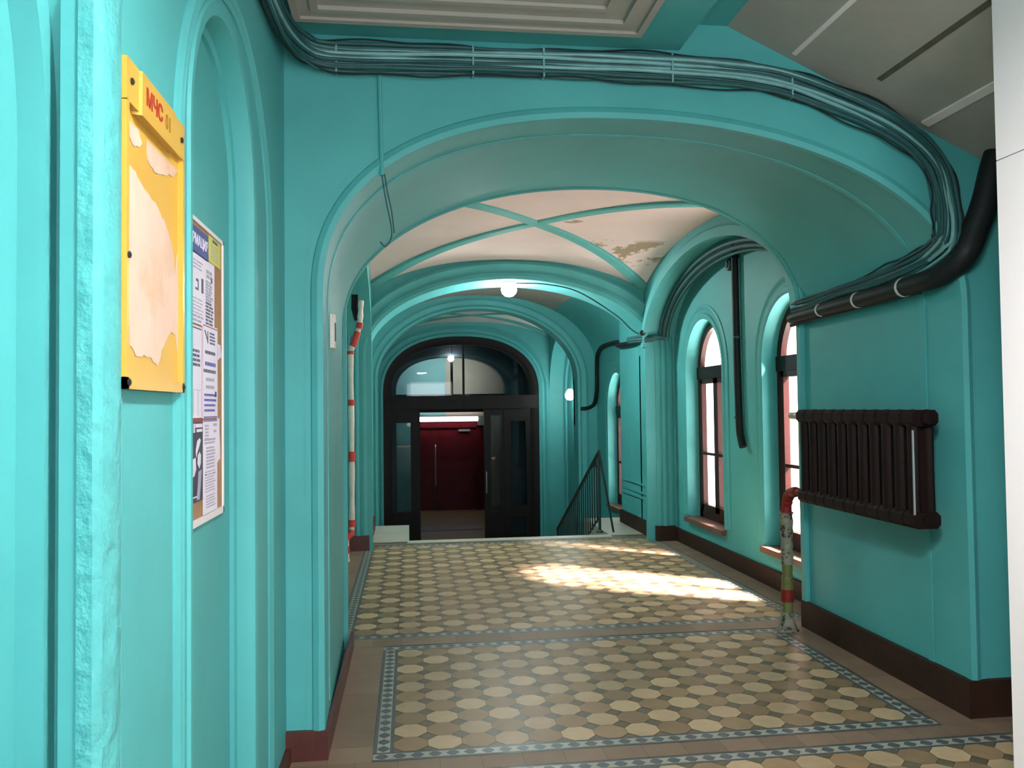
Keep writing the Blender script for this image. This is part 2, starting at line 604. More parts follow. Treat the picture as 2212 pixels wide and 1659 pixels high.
# the first arch flares a little: low at its near edge, higher at its far edge
def flared_arch(name, u0, u1, zb, zt, y0, y1, cu0, cu1, mt):
    mb = MB()
    p0 = [(cu0[0][0], zb)] + list(cu0) + [(cu0[-1][0], zb)]
    p1 = [(cu1[0][0], zb)] + list(cu1) + [(cu1[-1][0], zb)]
    n = len(p0)
    K = 6
    i0 = len(mb.v)
    for k in range(K + 1):
        t = k / K
        for a, b in zip(p0, p1):
            mb.v.append((a[0] + (b[0] - a[0]) * t, y0 + (y1 - y0) * t, a[1] + (b[1] - a[1]) * t))
    for k in range(K):
        for s in range(n - 1):
            mb.addf((i0 + k * n + s, i0 + (k + 1) * n + s, i0 + (k + 1) * n + s + 1, i0 + k * n + s + 1))
    for y, pp, flip in ((y0, p0, 0), (y1, p1, 1)):
        mid = n // 2
        cu = pp[mid][0]
        L = [(u0, zb)] + pp[:mid + 1] + [(cu, zt), (u0, zt)]
        R = [(cu, zt)] + pp[mid:] + [(u1, zb), (u1, zt)]
        for poly in (L, R):
            pts = [(a, y, b) for a, b in poly]
            mb.face(pts if not flip else pts[::-1])
    # outer ends and top
    for u in (u0, u1):
        mb.face([(u, y0, zb), (u, y1, zb), (u, y1, zt), (u, y0, zt)])
    mb.face([(u0, y0, zt), (u1, y0, zt), (u1, y1, zt), (u0, y1, zt)])
    return mb.build(name, mt, kind='structure', fixn=False)


A1N = arch_pts(1.145, 1.515, 2.00, 0.83, 2.2, skew=-0.16)
A1F = arch_pts(1.13, 1.54, 2.02, 0.93, 2.15, skew=0.12)
flared_arch('wall_front', -1.2, 3.6, 0, ZT, 3.65, 5.28, A1N, A1F, M['teal'])

A2 = arch_pts(1.155, 1.60, 2.10, 0.82, 2.0)
flared_arch('wall_middle', -1.2, 3.12, 0, ZT, 8.93, 9.55, A2, A2, M['teal'])
A3 = arch_pts(1.10, 1.57, 1.95, 1.11, 2.0)
flared_arch('wall_inner', -1.2, 3.12, ZF, ZT, 12.75, 13.10, A3, A3, M['teal'])
A4 = arch_pts(1.0, 1.465, 1.80, 1.06, 2.3)
flared_arch('wall_end', -1.2, 3.12, ZF, ZT, 15.38, 15.75, A4, A4, M['teal'])

# arch mouldings
NP = (0, -1, 0)
trim('trim_1', opening_path(A1N, 0.0, 3.65), [(0.0, -0.02), (0.0, 0.012), (0.02, 0.022), (0.045, 0.012), (0.05, 0.004), (0.075, 0.004), (0.075, -0.02)], NP, M['teal'])
AMID = [(a[0] * .82 + b[0] * .18, a[1] * .82 + b[1] * .18) for a, b in zip(A1N, A1F)]
trim('trim_27', opening_path(AMID, 0.15, 3.945), [(-0.006, -0.02), (-0.007, 0.0), (-0.006, 0.02), (0.01, 0.02), (0.01, -0.02)], NP, M['teal'])
trim('trim_2', opening_path(A1F, 0.0, 5.265), [(-0.010, -0.02), (-0.014, 0.0), (-0.010, 0.018), (0.01, 0.018), (0.01, -0.02)], NP, M['teal'])
trim('trim_3', opening_path(A2, 0.15, 8.93), [(0.0, -0.02), (0.0, 0.03), (0.03, 0.045), (0.07, 0.035), (0.075, 0.015), (0.11, 0.02), (0.16, 0.055), (0.19, 0.04), (0.19, -0.02)], NP, M['teal'])
trim('trim_4', opening_path(A3, ZF, 12.75), [(0.0, -0.02), (0.0, 0.02), (0.03, 0.035), (0.06, 0.012), (0.10, 0.012), (0.13, 0.03), (0.16, 0.02), (0.16, -0.02)], NP, M['teal'])
trim('trim_5', opening_path(A4, ZF, 15.38), [(0.0, -0.02), (0.0, 0.03), (0.04, 0.05), (0.07, 0.02), (0.11, 0.02), (0.14, 0.05), (0.19, 0.03), (0.19, -0.02)], NP, M['teal'])

# side piers of the third bay, flush with the second arch, with a sunk panel outlined on the right one
pr = MB()
pr.box(2.755, 3.1, 9.5, 10.45, 0, ZT)
pr.build('wall_right_pier', M['teal'], kind='structure')
pl = MB()
pl.box(-1.2, -0.445, 9.5, 10.45, 0, ZT)
pl.build('wall_left_pier', M['teal'], kind='structure')
fr = MB()
for y0, y1, z0, z1 in ((9.08, 9.10, 0.42, 2.05), (9.13, 9.145, 0.47, 2.05), (9.08, 10.35, 0.40, 0.42), (9.13, 10.3, 0.46, 0.475), (9.2, 10.25, 0.56, 0.58)):
    fr.box(2.74, 2.758, y0, y1, z0, z1)
fr.build('trim_6', M['teal'], kind='structure')
# pilaster roll mouldings either side of the second arch
for i, (x, y, r) in enumerate(((2.84, 8.90, 0.035), (2.925, 8.91, 0.03), (-0.545, 8.90, 0.03), (-0.63, 8.91, 0.03))):
    MB().tube([(x, y, 0.15), (x, y, 2.36)], r, 14).build('trim_%d' % (7 + i), M['teal'], kind='structure')

# ------------------------------------------------------------------ vaults


def vault(name, x0, x1, y0, y1, crown, drop, mt, pw=2.5, N=40, mats2=None):
    mb = MB()
    f = lambda t: crown - drop * abs(t) ** pw
    i0 = 0
    for j in range(N + 1):
        for i in range(N + 1):
            u, v = -1 + 2 * i / N, -1 + 2 * j / N
            mb.v.append((x0 + (x1 - x0) * i / N, y0 + (y1 - y0) * j / N, max(f(u), f(v))))
    for j in range(N):
        for i in range(N):
            a = j * (N + 1) + i
            mb.addf((a, a + N + 1, a + N + 2, a + 1))
    o = mb.build(name, mt, kind='structure', fixn=False, smooth=60)
    return o, f


def rib(name, x0, x1, y0, y1, f, mt, w=0.066, dn=0.016, flip=False):
    path = []
    for k in range(41):
        t = -1 + 2 * k / 40
        x = (x0 + x1) / 2 + (x1 - x0) / 2 * t
        y = (y0 + y1) / 2 + (y1 - y0) / 2 * (-t if flip else t)
        path.append((x, y, f(t)))
    mb = MB()
    P = [Vector(p) for p in path]
    d = (P[-1] - P[0])
    side = Vector((-d.y, d.x, 0)).normalized()
    prof = [(-w, 0.03), (-w, -0.008), (-w * 0.8, -0.012), (-w * 0.72, -dn), (w * 0.72, -dn), (w * 0.8, -0.012), (w, -0.008), (w, 0.03)]
    i0, m = 0, len(prof)
    for p in P:
        for a, b in prof:
            mb.v.append(tuple(p + side * a + Vector((0, 0, b))))
    for k in range(len(P) - 1):
        for s in range(m):
            s2 = (s + 1) % m
            mb.addf((k * m + s, k * m + s2, (k + 1) * m + s2, (k + 1) * m + s))
    return mb.build(name, mt, kind='structure')


v2, f2 = vault('ceiling_vault', -0.40, 2.66, 5.26, 8.95, 3.13, 0.32, M['plaster_stain'])
rib('trim_11', -0.40, 2.66, 5.28, 8.93, f2, M['teal_rib'])
rib('trim_12', -0.40, 2.66, 5.28, 8.93, f2, M['teal_rib'], flip=True)
v4, f4 = vault('ceiling_end_vault', -0.47, 2.69, 13.05, 15.40, 3.13, 0.30, M['plaster'])
rib('trim_13', -0.47, 2.69, 13.1, 15.38, f4, M['teal_rib'])
rib('trim_14', -0.47, 2.69, 13.1, 15.38, f4, M['teal_rib'], flip=True)
# barrel over the third bay
b3 = MB()
b3c = arch_pts(1.12, 1.87, 2.0, 1.27, 2.2)
for k in range(len(b3c) - 1):
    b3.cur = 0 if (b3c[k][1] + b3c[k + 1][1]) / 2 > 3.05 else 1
    a, b = b3c[k], b3c[k + 1]
    b3.face([(a[0], 9.5, a[1]), (a[0], 12.8, a[1]), (b[0], 12.8, b[1]), (b[0], 9.5, b[1])])
b3.build('ceiling_barrel', [M['grey_plaster'], M['teal']], kind='structure', fixn=False)

# side arches of the second bay
LUN = arch_pts(7.105, 1.80, 2.16, 0.82, 2.0)
lr = MB()
arch_wall(lr, 5.25, 8.96, 0, ZT, 2.64, 3.0, LUN, 'X')
# only the part above the springing is kept: the opening is as wide as the bay
lr.build('wall_right_lunette', M['teal'], kind='structure')
trim('trim_15', [(2.64, u, z) for u, z in LUN], [(-0.02, -0.02), (-0.02, 0.03), (0.06, 0.03), (0.08, 0.015), (0.11, 0.015), (0.11, -0.02)], (-1, 0, 0), M['teal'])
ll = MB()
arch_wall(ll, 5.25, 8.96, 0, ZT, -0.70, -0.385, LUN, 'X')
ll.build('wall_left_lunette', M['teal'], kind='structure')
MB().box(-1.0, -0.69, 5.2, 9.0, 0, ZT).build('wall_left_bay', M['teal'], kind='structure')

# ------------------------------------------------------------------ right wall with its windows


def window(idx, yc, zs0, zspr, hw, wall_y0, wall_y1, zb, label):
    """arched opening in the wall at X=2.98; casement set back"""
    cu = arch_pts(yc, hw, zspr, hw * 1.02, 2.0, 40)
    mb = MB()
    arch_wall(mb, wall_y0, wall_y1, zb, ZT, XR, XR + 0.15, cu, 'X', zs0)
    mb.build('wall_right_bay', M['teal'], kind='structure')
    # archivolt around the opening
    trim('trim_%d' % (15 + idx), opening_path(cu, zs0 + 0.02, XR, 'X'),
         [(0.0, -0.02), (0.0, 0.012), (0.02, 0.02), (0.05, 0.02), (0.062, 0.006), (0.10, 0.006), (0.115, 0.016), (0.14, 0.010), (0.14, -0.02)], (-1, 0, 0), M['teal'])
    root = struct_root('window_%d' % idx, (XR + 0.16, yc, zs0))
    a = hw - 0.005
    xf = XR + 0.125
    # arched outer frame
    out = [(yc - a, zs0)] + [(u, z) for u, z in arch_pts(yc, a, zspr, a * 1.02, 2.0, 40)] + [(yc + a, zs0)]
    fmb = MB()
    path = [(xf, u, z) for u, z in out]
    fmb.sweep(path, [(-0.075, 0.0), (-0.075, -0.05), (0.004, -0.06), (0.004, 0.0)], (-1, 0, 0))
    fmb.box(xf, xf + 0.06, yc - a, yc + a, zs0, zs0 + 0.09)
    fmb.build('window_frame', M['wood_red'], root)
    ztr = zspr - 0.03
    MB().box(xf - 0.012, xf + 0.06, yc - a, yc + a, ztr - 0.05, ztr + 0.075).build('transom_bar', M['door_dark'], root)
    # two casements below the transom
    for s in (-1, 1):
        y0, y1 = (yc - a + 0.07, yc - 0.004) if s < 0 else (yc + 0.004, yc + a - 0.07)
        c = MB()
        z0, z1 = zs0 + 0.09, ztr - 0.05
        t = 0.052
        c.box(xf - 0.005, xf + 0.045, y0, y0 + t, z0, z1)
        c.box(xf - 0.005, xf + 0.045, y1 - t, y1, z0, z1)
        c.box(xf - 0.005, xf + 0.045, y0, y1, z0, z0 + 0.06)
        c.box(xf - 0.005, xf + 0.045, y0, y1, z1 - t, z1)
        zm = z0 + (z1 - z0) * 0.43
        c.box(xf + 0.002, xf + 0.04, y0, y1, zm - 0.014, zm + 0.014)
        cas = c.build('casement', M['wood_red'], root)
        MB().box(xf + 0.022, xf + 0.026, y0 + 0.02, y1 - 0.02, z0 + 0.02, z1 - 0.02).build('pane', M['glass'], cas)
    fan = [(u, z) for u, z in arch_pts(yc, a - 0.05, zspr + 0.02, a - 0.05, 2.0, 30)]
    MB().prism(fan, xf + 0.022, xf + 0.026, 'X').build('fanlight_pane', M['glass'], root)
    # inner sill
    sb = MB()
    sb.box(XR - 0.05, xf + 0.03, yc - hw - 0.02, yc + hw + 0.02, zs0 - 0.045, zs0 + 0.004)
    sb.build('window_sill', M['sill'], root)
    return root


window(1, 6.09, 0.31, 1.86, 0.51, 5.2, 7.04, -0.2, '')
window(2, 8.00, 0.31, 1.86, 0.51, 7.04, 9.0, -0.2, '')
window(3, 11.50, 0.05, 1.46, 0.52, 10.40, 12.8, ZF - 0.2, '')
MB().box(XR, XR + 0.15, 9.0, 10.42, 0, ZT).build('wall_right_bay', M['teal'], kind='structure')
MB().box(XR, XR + 0.15, 12.8, 15.6, ZF - 0.2, ZT).build('wall_right_end', M['teal'], kind='structure')
MB().box(-1.0, -0.6, 10.40, 15.6, ZF - 0.2, ZT).build('wall_left_end', M['teal'], kind='structure')
le = MB()
arch_wall(le, 13.0, 15.45, 1.2, ZT, 2.67, 3.0, arch_pts(14.24, 1.135, 1.70, 1.08, 2.0, 40), 'X')
le.build('wall_right_end_arch', M['teal'], kind='structure')
le = MB()
arch_wall(le, 13.0, 15.45, 1.2, ZT, -0.66, -0.50, arch_pts(14.24, 1.135, 1.70, 1.08, 2.0, 40), 'X')
le.build('wall_left_end_arch', M['teal'], kind='structure')
# blind arch on the right wall of the last bay
BL = arch_pts(14.25, 0.98, 1.75, 0.86, 2.0, 40)
trim('trim_20', opening_path(BL, -0.6, XR, 'X'), [(0.0, -0.02), (0.0, 0.03), (0.05, 0.05), (0.09, 0.02), (0.13, 0.02), (0.17, 0.04), (0.2, 0.02), (0.2, -0.02)], (-1, 0, 0), M['teal'])
# sealing the roof space
MB().box(-1.4, 3.7, -3.1, 22.0, ZT, ZT + 0.2).build('ceiling_slab', M['grey_plaster'], kind='structure')

# courtyard outside the windows
MB().box(3.42, 30, -10, 40, -1.6, -1.5).build('floor_courtyard', M['pave'], kind='structure')
MB().box(16, 16.5, -10, 40, -1.6, 8.5).build('wall_courtyard', M['court'], kind='structure')

MB().box(5.5, 9.0, 6.0, 16, 3.2, 8.5).build('wall_courtyard_upper', M['court'], kind='structure')  # unseen box added to keep the sun off the farther windows

# ------------------------------------------------------------------ first room: left wall with two niches
wl = MB()
N2 = arch_pts(2.49, 0.41, 2.20, 0.44, 2.0, 40)
arch_wall(wl, 1.60, 3.66, 0, ZT, XL - 0.075, XL, N2, 'X')
wl.build('wall_left', M['teal'], kind='structure')
MB().box(XL - 0.3, XL - 0.07, 1.55, 3.66, 0, ZT).build('wall_left_niche', M['teal'], kind='structure')
# archivolt with stepped reveal of the second niche
trim('trim_21', opening_path(N2, 0.12, XL, 'X'),
     [(-0.035, -0.075), (-0.035, -0.055), (-0.012, -0.05), (-0.012, -0.012), (0.0, 0.008), (0.012, 0.012), (0.03, 0.012), (0.036, 0.004), (0.055, 0.004), (0.06, -0.02)], (1, 0, 0), M['teal'])
N2b = arch_pts(2.60, 0.60, 2.12, 0.60, 2.0, 48)
trim('trim_22', opening_path(N2b, 0.12, XL, 'X'), [(-0.002, -0.02), (-0.002, 0.006), (0.012, 0.012), (0.024, 0.006), (0.034, 0.006), (0.046, 0.014), (0.06, 0.006), (0.062, -0.02)], (1, 0, 0), M['teal'])
# raised rough moulding between the yellow board and the nearer niche
rough = MB()
prof = [(1.436, -0.015), (1.436, 0.010), (1.455, 0.02), (1.475, 0.012), (1.485, 0.004), (1.50, 0.010), (1.53, 0.016), (1.555, 0.016), (1.575, 0.006), (1.585, 0.008), (1.597, 0.0), (1.597, -0.02)]
rough.prism([(XL + d, y) for y, d in prof], 0.05, 3.1, 'Z')
rough.build('trim_23', M['teal_worn'], kind='structure')
# nearer niche: stepped reveal closing it, arched head
n1 = MB()
for xa, xb, yc, a, zs in ((XL - 0.044, XL, 0.92, 0.52, 2.40), (XL - 0.065, XL - 0.044, 0.93, 0.55, 1.97), (XL - 0.115, XL - 0.065, 0.92, 0.518, 1.95)):
    arch_wall(n1, -3.1, 1.60, 0, ZT, xa, xb, arch_pts(yc, a, zs, a * 1.15, 2.0, 48), 'X')
n1.build('wall_left_entry', M['teal'], kind='structure')
MB().box(XL - 0.4, XL - 0.11, -3.1, 1.6, 0, ZT).build('wall_left_back', M['teal'], kind='structure')

# right-hand white wall close to the camera, with one joint
pw = MB()
pw.box(2.124, 2.5, -3.0, 2.70, 0, 2.372)
pw.box(2.124, 2.5, -3.0, 2.70, 2.376, ZT)
pw.cur = 1
pw.box(2.128, 2.49, -2.99, 2.69, 2.371, 2.377)
pw.build('wall_right', [M['white'], M['grey_metal']], kind='structure')
MB().box(3.4, 3.7, 2.0, 5.3, 0, ZT).build('wall_right_alcove', M['teal'], kind='structure')
MB().box(2.5, 3.7, 2.0, 2.2, 0, ZT).build('wall_back_alcove', M['teal'], kind='structure')
# wall behind the photographer with the entrance opening
bw = MB()
bw.box(-1.4, 0.1, -3.1, -2.9, 0, ZT)
bw.box(1.8, 3.6, -3.1, -2.9, 0, ZT)
bw.box(0.1, 1.8, -3.1, -2.9, 2.6, ZT)
bw.box(0.1, 1.8, -3.1, -2.9, 0, 0.4)
bw.build('wall_back', M['teal'], kind='structure')

# ------------------------------------------------------------------ first room: ceiling
cl = MB()
cl.box(-1.0, 1.27, -3.0, 3.66, 3.16, 3.3)
cl.box(1.26, 1.52, -3.0, 3.66, 3.287, 3.5)
cl.build('ceiling', M['teal'], kind='structure')
cf = MB()
rx0, rx1, ry1 = -0.46, 1.03, 3.45
for w, z in ((0.03, 3.118), (0.05, 3.130), (0.03, 3.122), (0.07, 3.140), (0.03, 3.132), (0.05, 3.146)):
    cf.box(rx0, rx1, ry1 - w, ry1, z, 3.17)
    cf.box(rx0, rx0 + w, -2.9, ry1 - w, z, 3.17)
    cf.box(rx1 - w, rx1, -2.9, ry1 - w, z, 3.17)
    rx0, rx1, ry1 = rx0 + w, rx1 - w, ry1 - w
cf.box(rx0, rx1, -2.9, ry1, 3.155, 3.17)
cf.build('ceiling_coffer', M['grey_plaster'], kind='structure')


def soff(x):
    return 3.29 - (x - 1.5) * 0.467


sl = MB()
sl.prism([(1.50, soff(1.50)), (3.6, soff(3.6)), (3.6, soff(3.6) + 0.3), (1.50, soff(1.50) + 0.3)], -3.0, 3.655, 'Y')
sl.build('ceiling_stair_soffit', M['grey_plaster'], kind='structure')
sj = MB()
for x, w, d in ((1.81, 0.010, 0.004), (2.465, 0.018, 0.010)):
    sj.prism([(x - w, soff(x - w) - d), (x + w, soff(x + w) - d), (x + w, soff(x + w) + 0.01), (x - w, soff(x - w) + 0.01)], 1.0, 3.6, 'Y')
sj.cur = 1
x = 2.155
sj.prism([(x - .012, soff(x - .012) - .002), (x + .012, soff(x + .012) - .002), (x + .012, soff(x + .012) + 0.01), (x - .012, soff(x - .012) + 0.01)], 0.5, 3.47, 'Y')
sj.build('trim_24', [M['plaster'], M['stain']], kind='structure')

# ------------------------------------------------------------------ skirtings


def base(name, boxes, mt):
    mb = MB()
    for b in boxes:
        mb.box(*b)
    return mb.build(name, mt, kind='structure')


base('baseboard_left', [(-0.56, -0.352, 3.625, 3.652, 0, 0.125), (-0.372, -0.352, 3.652, 5.30, 0, 0.10), (-0.53, -0.505, 3.3, 3.625, 0, 0.06)], M['skirting'])
base('baseboard_right', [(2.63, 2.661, 3.652, 5.278, 0, 0.175), (2.63, 3.4, 3.62, 3.652, 0, 0.175), (2.63, 2.98, 5.278, 5.30, 0, 0.175)], M['skirting_dark'])
base('baseboard_bay', [(2.95, 2.982, 5.28, 8.93, 0, 0.145), (2.725, 2.95, 8.86, 8.93, 0, 0.165), (2.725, 2.757, 8.93, 10.46, 0, 0.165)], M['skirting_dark'])
base('baseboard_bay_left', [(-0.70, -0.66, 5.28, 8.93, 0, 0.14), (-0.66, -0.42, 8.86, 8.935, 0, 0.16), (-0.45, -0.42, 8.935, 10.45, 0, 0.16)], M['skirting'])

# ------------------------------------------------------------------ yellow notice tray


def text_mesh(txt, size, mt, name, parent, origin, ux, uy, bold=0.0, cx=0.9, ext=0.0008):
    cu = bpy.data.curves.new(name, 'FONT')
    cu.body = txt
    cu.size = size
    cu.extrude = ext
    cu.offset = bold
    tmp = bpy.data.objects.new(name + '_tmp', cu)
    COL.objects.link(tmp)
    dg = bpy.context.evaluated_depsgraph_get()
    me = bpy.data.meshes.new_from_object(tmp.evaluated_get(dg))
    bpy.data.objects.remove(tmp)
    bpy.data.curves.remove(cu)
    ux, uy = Vector(ux), Vector(uy)
    uz = ux.cross(uy)
    for v in me.vertices:
        p = Vector(origin) + ux * v.co.x * cx + uy * v.co.y + uz * v.co.z
        v.co = p - (parent.location if parent else Vector((0, 0, 0)))
    me.name = name
    me.materials.clear()
    me.materials.append(mt)
    o = bpy.data.objects.new(name, me)
    COL.objects.link(o)
    o.parent = parent
    return o


yb = thing('notice_tray', (XL, 1.80, 1.54), 'yellow enamelled notice tray with torn paper remains on the left wall', 'notice board')
Y0, Y1, Z0, Z1 = 1.565, 1.955, 1.543, 2.158
xs = XL + 0.022
t = MB()
t.box(XL + 0.001, xs - 0.012, Y0, Y1, Z0, Z1)
for b in ((Y0, Y0 + 0.014, Z0, Z1 - 0.08), (Y1 - 0.014, Y1, Z0, Z1 - 0.08), (Y0, Y1, Z0, Z0 + 0.022)):
    t.box(XL + 0.002, xs, *b)
t.build('tray_panel', M['yellow'], yb)
h = MB()
h.box(XL + 0.002, xs, Y0, Y1, Z1 - 0.082, Z1)
h.prism([(XL + 0.01, Y0 + 0.062), (xs + 0.006, Y0 + 0.069), (xs + 0.006, Y1 - 0.095), (XL + 0.01, Y1 - 0.088)], Z1 - 0.088, Z1 - 0.002, 'Z')
h.build('header', M['yellow'], yb)
text_mesh('МЧС', 0.046, M['red_text'], 'lettering', yb, (xs + 0.0065, 1.655, 2.100), (0, 1, 0), (0, 0, 1), 0.0012, 1.02)
text_mesh('01', 0.044, M['brown_text'], 'numerals', yb, (xs + 0.0065, 1.782, 2.098), (0, 1, 0), (0, 0, 1), 0.0006, 0.95)


def ragged(pts, amp, n=6):
    out = []
    for i, p in enumerate(pts):
        q = pts[(i + 1) % len(pts)]
        for k in range(n):
            s = k / n
            j = amp if k else 0
            out.append((p[0] + (q[0] - p[0]) * s + random.uniform(-j, j), p[1] + (q[1] - p[1]) * s + random.uniform(-j, j)))
    return out


rem = MB()
xr0, xr1 = xs - 0.0122, xs - 0.0105
rem.prism(ragged([(1.628, 1.955), (1.66, 1.965), (1.735, 1.945), (1.835, 1.925), (1.905, 1.895), (1.94, 1.86), (1.955, 1.80), (1.975, 1.86), (1.982, 1.72), (1.985, 1.62), (1.955, 1.675), (1.91, 1.672), (1.87, 1.64), (1.82, 1.595), (1.77, 1.612), (1.70, 1.608), (1.65, 1.625), (1.632, 1.75)], 0.006, 4), xr0, xr1, 'X')
rem.prism(ragged([(1.63, 2.052), (1.70, 2.052), (1.725, 2.030), (1.70, 2.018), (1.665, 2.012), (1.645, 2.02)], 0.004, 3), xr0, xr1, 'X')
rem.prism(ragged([(1.755, 2.050), (1.975, 2.050), (1.955, 2.036), (1.88, 2.012), (1.80, 1.998), (1.76, 2.01)], 0.004, 3), xr0, xr1, 'X')
rem.v = [(a, b - 0.036, c) for a, b, c in rem.v]
rem.build('paper_remains', M['peel'], yb, smooth=0)
for y, z in ((Y0 + 0.024, Z1 - 0.04), (Y1 - 0.028, Z1 - 0.04), (Y0 + 0.010, Z0 + 0.012), (Y1 - 0.012, Z0 + 0.012), (Y0 + 0.010, 1.79)):
    MB().lathe([(0.0065, 0), (0.0065, 0.003), (0.003, 0.005)], (xs, y, z), (1, 0, 0), 12).build('screw', M['black'], yb)

# ------------------------------------------------------------------ information board in the niche
XB = XL - 0.075
nb = thing('information_board', (XB, 2.43, 1.175), 'tall brown pinboard crowded with paper notices inside the arched niche', 'notice board')
c = MB()
BY0, BY1, BZ0, BZ1 = 2.125, 2.728, 1.178, 2.046
c.box(XB + 0.001, XB + 0.013, BY0 + 0.008, BY1 - 0.008, BZ0 + 0.008, BZ1 - 0.008)
c.build('cork_panel', M['cork'], nb)
c = MB()
for b in ((BY0, BY0 + 0.012, BZ0, BZ1), (BY1 - 0.012, BY1, BZ0, BZ1), (BY0, BY1, BZ0, BZ0 + 0.02), (BY0, BY1, BZ1 - 0.012, BZ1)):
    c.box(XB + 0.001, XB + 0.018, *b)
c.build('frame', M['alu'], nb)
px = XB + 0.0142


def sheet(name, y0, y1, z0, z1, mt, label, lines=(), lift=0.0, extra=None, cat='notice', mats=None):
    """one sheet of paper with printed bars; lines: (u0,u1,v0,v1,slot) in the sheet's unit square, v up"""
    mb = MB()
    x0 = px + lift
    mb.box(x0, x0 + 0.0012, y0, y1, z0, z1)
    for u0, u1, v0, v1, s in lines:
        mb.cur = s
        mb.box(x0 + 0.0012, x0 + 0.0017, y0 + (y1 - y0) * u0, y0 + (y1 - y0) * u1, z0 + (z1 - z0) * v0, z0 + (z1 - z0) * v1)
    if extra:
        for poly, s in extra:
            mb.cur = s
            mb.prism([(y0 + (y1 - y0) * u, z0 + (z1 - z0) * v) for u, v in poly], x0 + 0.0012, x0 + 0.0018, 'X')
    o = mb.build(name, mats or [mt, M['ink'], M['grey_ink'], M['blue_ink'], M['red_ink'], M['paper']], smooth=0)
    return tag(o, label, cat)


def para(v1, n, dv, th, s, u0=0.1, u1=0.9):
    out = []
    for i in range(n):
        e = u1 - random.uniform(0, 0.18) * (u1 - u0)
        u = u0
        while u < e - 0.03:
            w = random.uniform(0.05, 0.16)
            out.append((u, min(e, u + w), v1 - i * dv - th, v1 - i * dv, s))
            u += w + 0.018
    return out


hd = sheet('header_sheet', 2.14, 2.535, 1.945, 2.022, M['blue'], 'blue heading sheet with white lettering at the top of the pinboard')
text_mesh('ИНФОРМАЦИЯ', 0.042, M['paper'], 'lettering', hd, (px + 0.0014, 2.222, 1.972), (0, 1, 0), (0, 0, 1), 0.0004, 0.98)
sheet('flyer', 2.538, 2.690, 1.950, 2.030, M['ypaper'], 'small yellow flyer at the top right corner of the pinboard',
      [(0.3, 0.72, 0.82, 0.93, 1)] + para(0.72, 7, 0.09, 0.03, 2, 0.15, 0.85))
sheet('notice_sheet', 2.15, 2.608, 1.748, 1.948, M['paper'], 'large white sheet under the blue heading with handwritten lines',
      [(0.36, 0.40, 0.76, 0.98, 4), (0.52, 0.57, 0.60, 0.64, 1), (0.56, 0.58, 0.50, 0.64, 1), (0.50, 0.58, 0.48, 0.51, 1), (0.65, 0.70, 0.47, 0.68, 1),
       (0.90, 0.94, 0.70, 0.78, 1)] + para(0.90, 3, 0.05, 0.02, 2, 0.45, 0.7) + para(0.86, 2, 0.07, 0.05, 2, 0.78, 0.93) +
      para(0.70, 7, 0.045, 0.035, 2, 0.76, 0.96) + para(0.38, 7, 0.05, 0.032, 1, 0.76, 0.97) + para(0.36, 5, 0.05, 0.015, 2, 0.42, 0.7) + para(0.12, 2, 0.06, 0.03, 2, 0.4, 0.7))
sheet('plastic_sleeve', 2.14, 2.452, 1.482, 1.742, M['paper'], 'blank-looking white sheet in a sleeve, left of the narrow printed notice',
      [(0.55, 0.98, 0.965, 0.98, 1), (0.60, 0.63, 0.55, 0.74, 4)] + para(0.74, 4, 0.05, 0.03, 1, 0.68, 0.95) + [(0.55, 0.98, 0.30, 0.305, 2), (0.85, 0.86, 0.02, 0.30, 2), (0.7, 0.71, 0.03, 0.29, 2)], 0.0002)
sheet('notice_sheet', 2.456, 2.642, 1.480, 1.757, M['paper'], 'white notice with red top line and large V mark, right side of the pinboard',
      [(0.02, 0.98, 0.975, 0.985, 4), (0.30, 0.35, 0.80, 0.93, 1), (0.05, 0.95, 0.005, 0.018, 3), (0.02, 0.035, 0.02, 0.97, 2)] + para(0.925, 4, 0.035, 0.02, 1, 0.45, 0.85) + para(0.72, 1, 0.05, 0.035, 1, 0.15, 0.95) +
      para(0.60, 1, 0.05, 0.04, 3, 0.15, 0.98) + para(0.52, 1, 0.05, 0.035, 1, 0.05, 0.99) + para(0.43, 2, 0.08, 0.035, 2, 0.2, 0.85) +
      para(0.26, 4, 0.055, 0.025, 3, 0.1, 0.9) + [(0.8, 0.92, 0.23, 0.29, 3)], 0.0016, extra=[([(0.10, 0.93), (0.17, 0.93), (0.32, 0.84), (0.32, 0.80)], 1)])
sheet('notice_sheet', 2.464, 2.640, 1.200, 1.474, M['paper'], 'densely printed narrow white sheet low on the right of the pinboard',
      para(0.95, 5, 0.035, 0.02, 2, 0.1, 0.4) + para(0.96, 2, 0.07, 0.03, 2, 0.7, 0.95) + para(0.80, 2, 0.035, 0.022, 2, 0.08, 0.95) + para(0.71, 7, 0.035, 0.02, 2, 0.2, 0.85) +
      para(0.45, 8, 0.03, 0.012, 2, 0.12, 0.85) + para(0.19, 5, 0.03, 0.012, 2, 0.2, 0.85) + [(0.02, 0.98, 0.985, 0.997, 3), (0.12, 0.2, 0.41, 0.425, 1), (0.72, 0.8, 0.405, 0.42, 1)], 0.0008)
pm = [M['poster_dark'], M['paper'], M['grey_ink'], M['red_ink']]
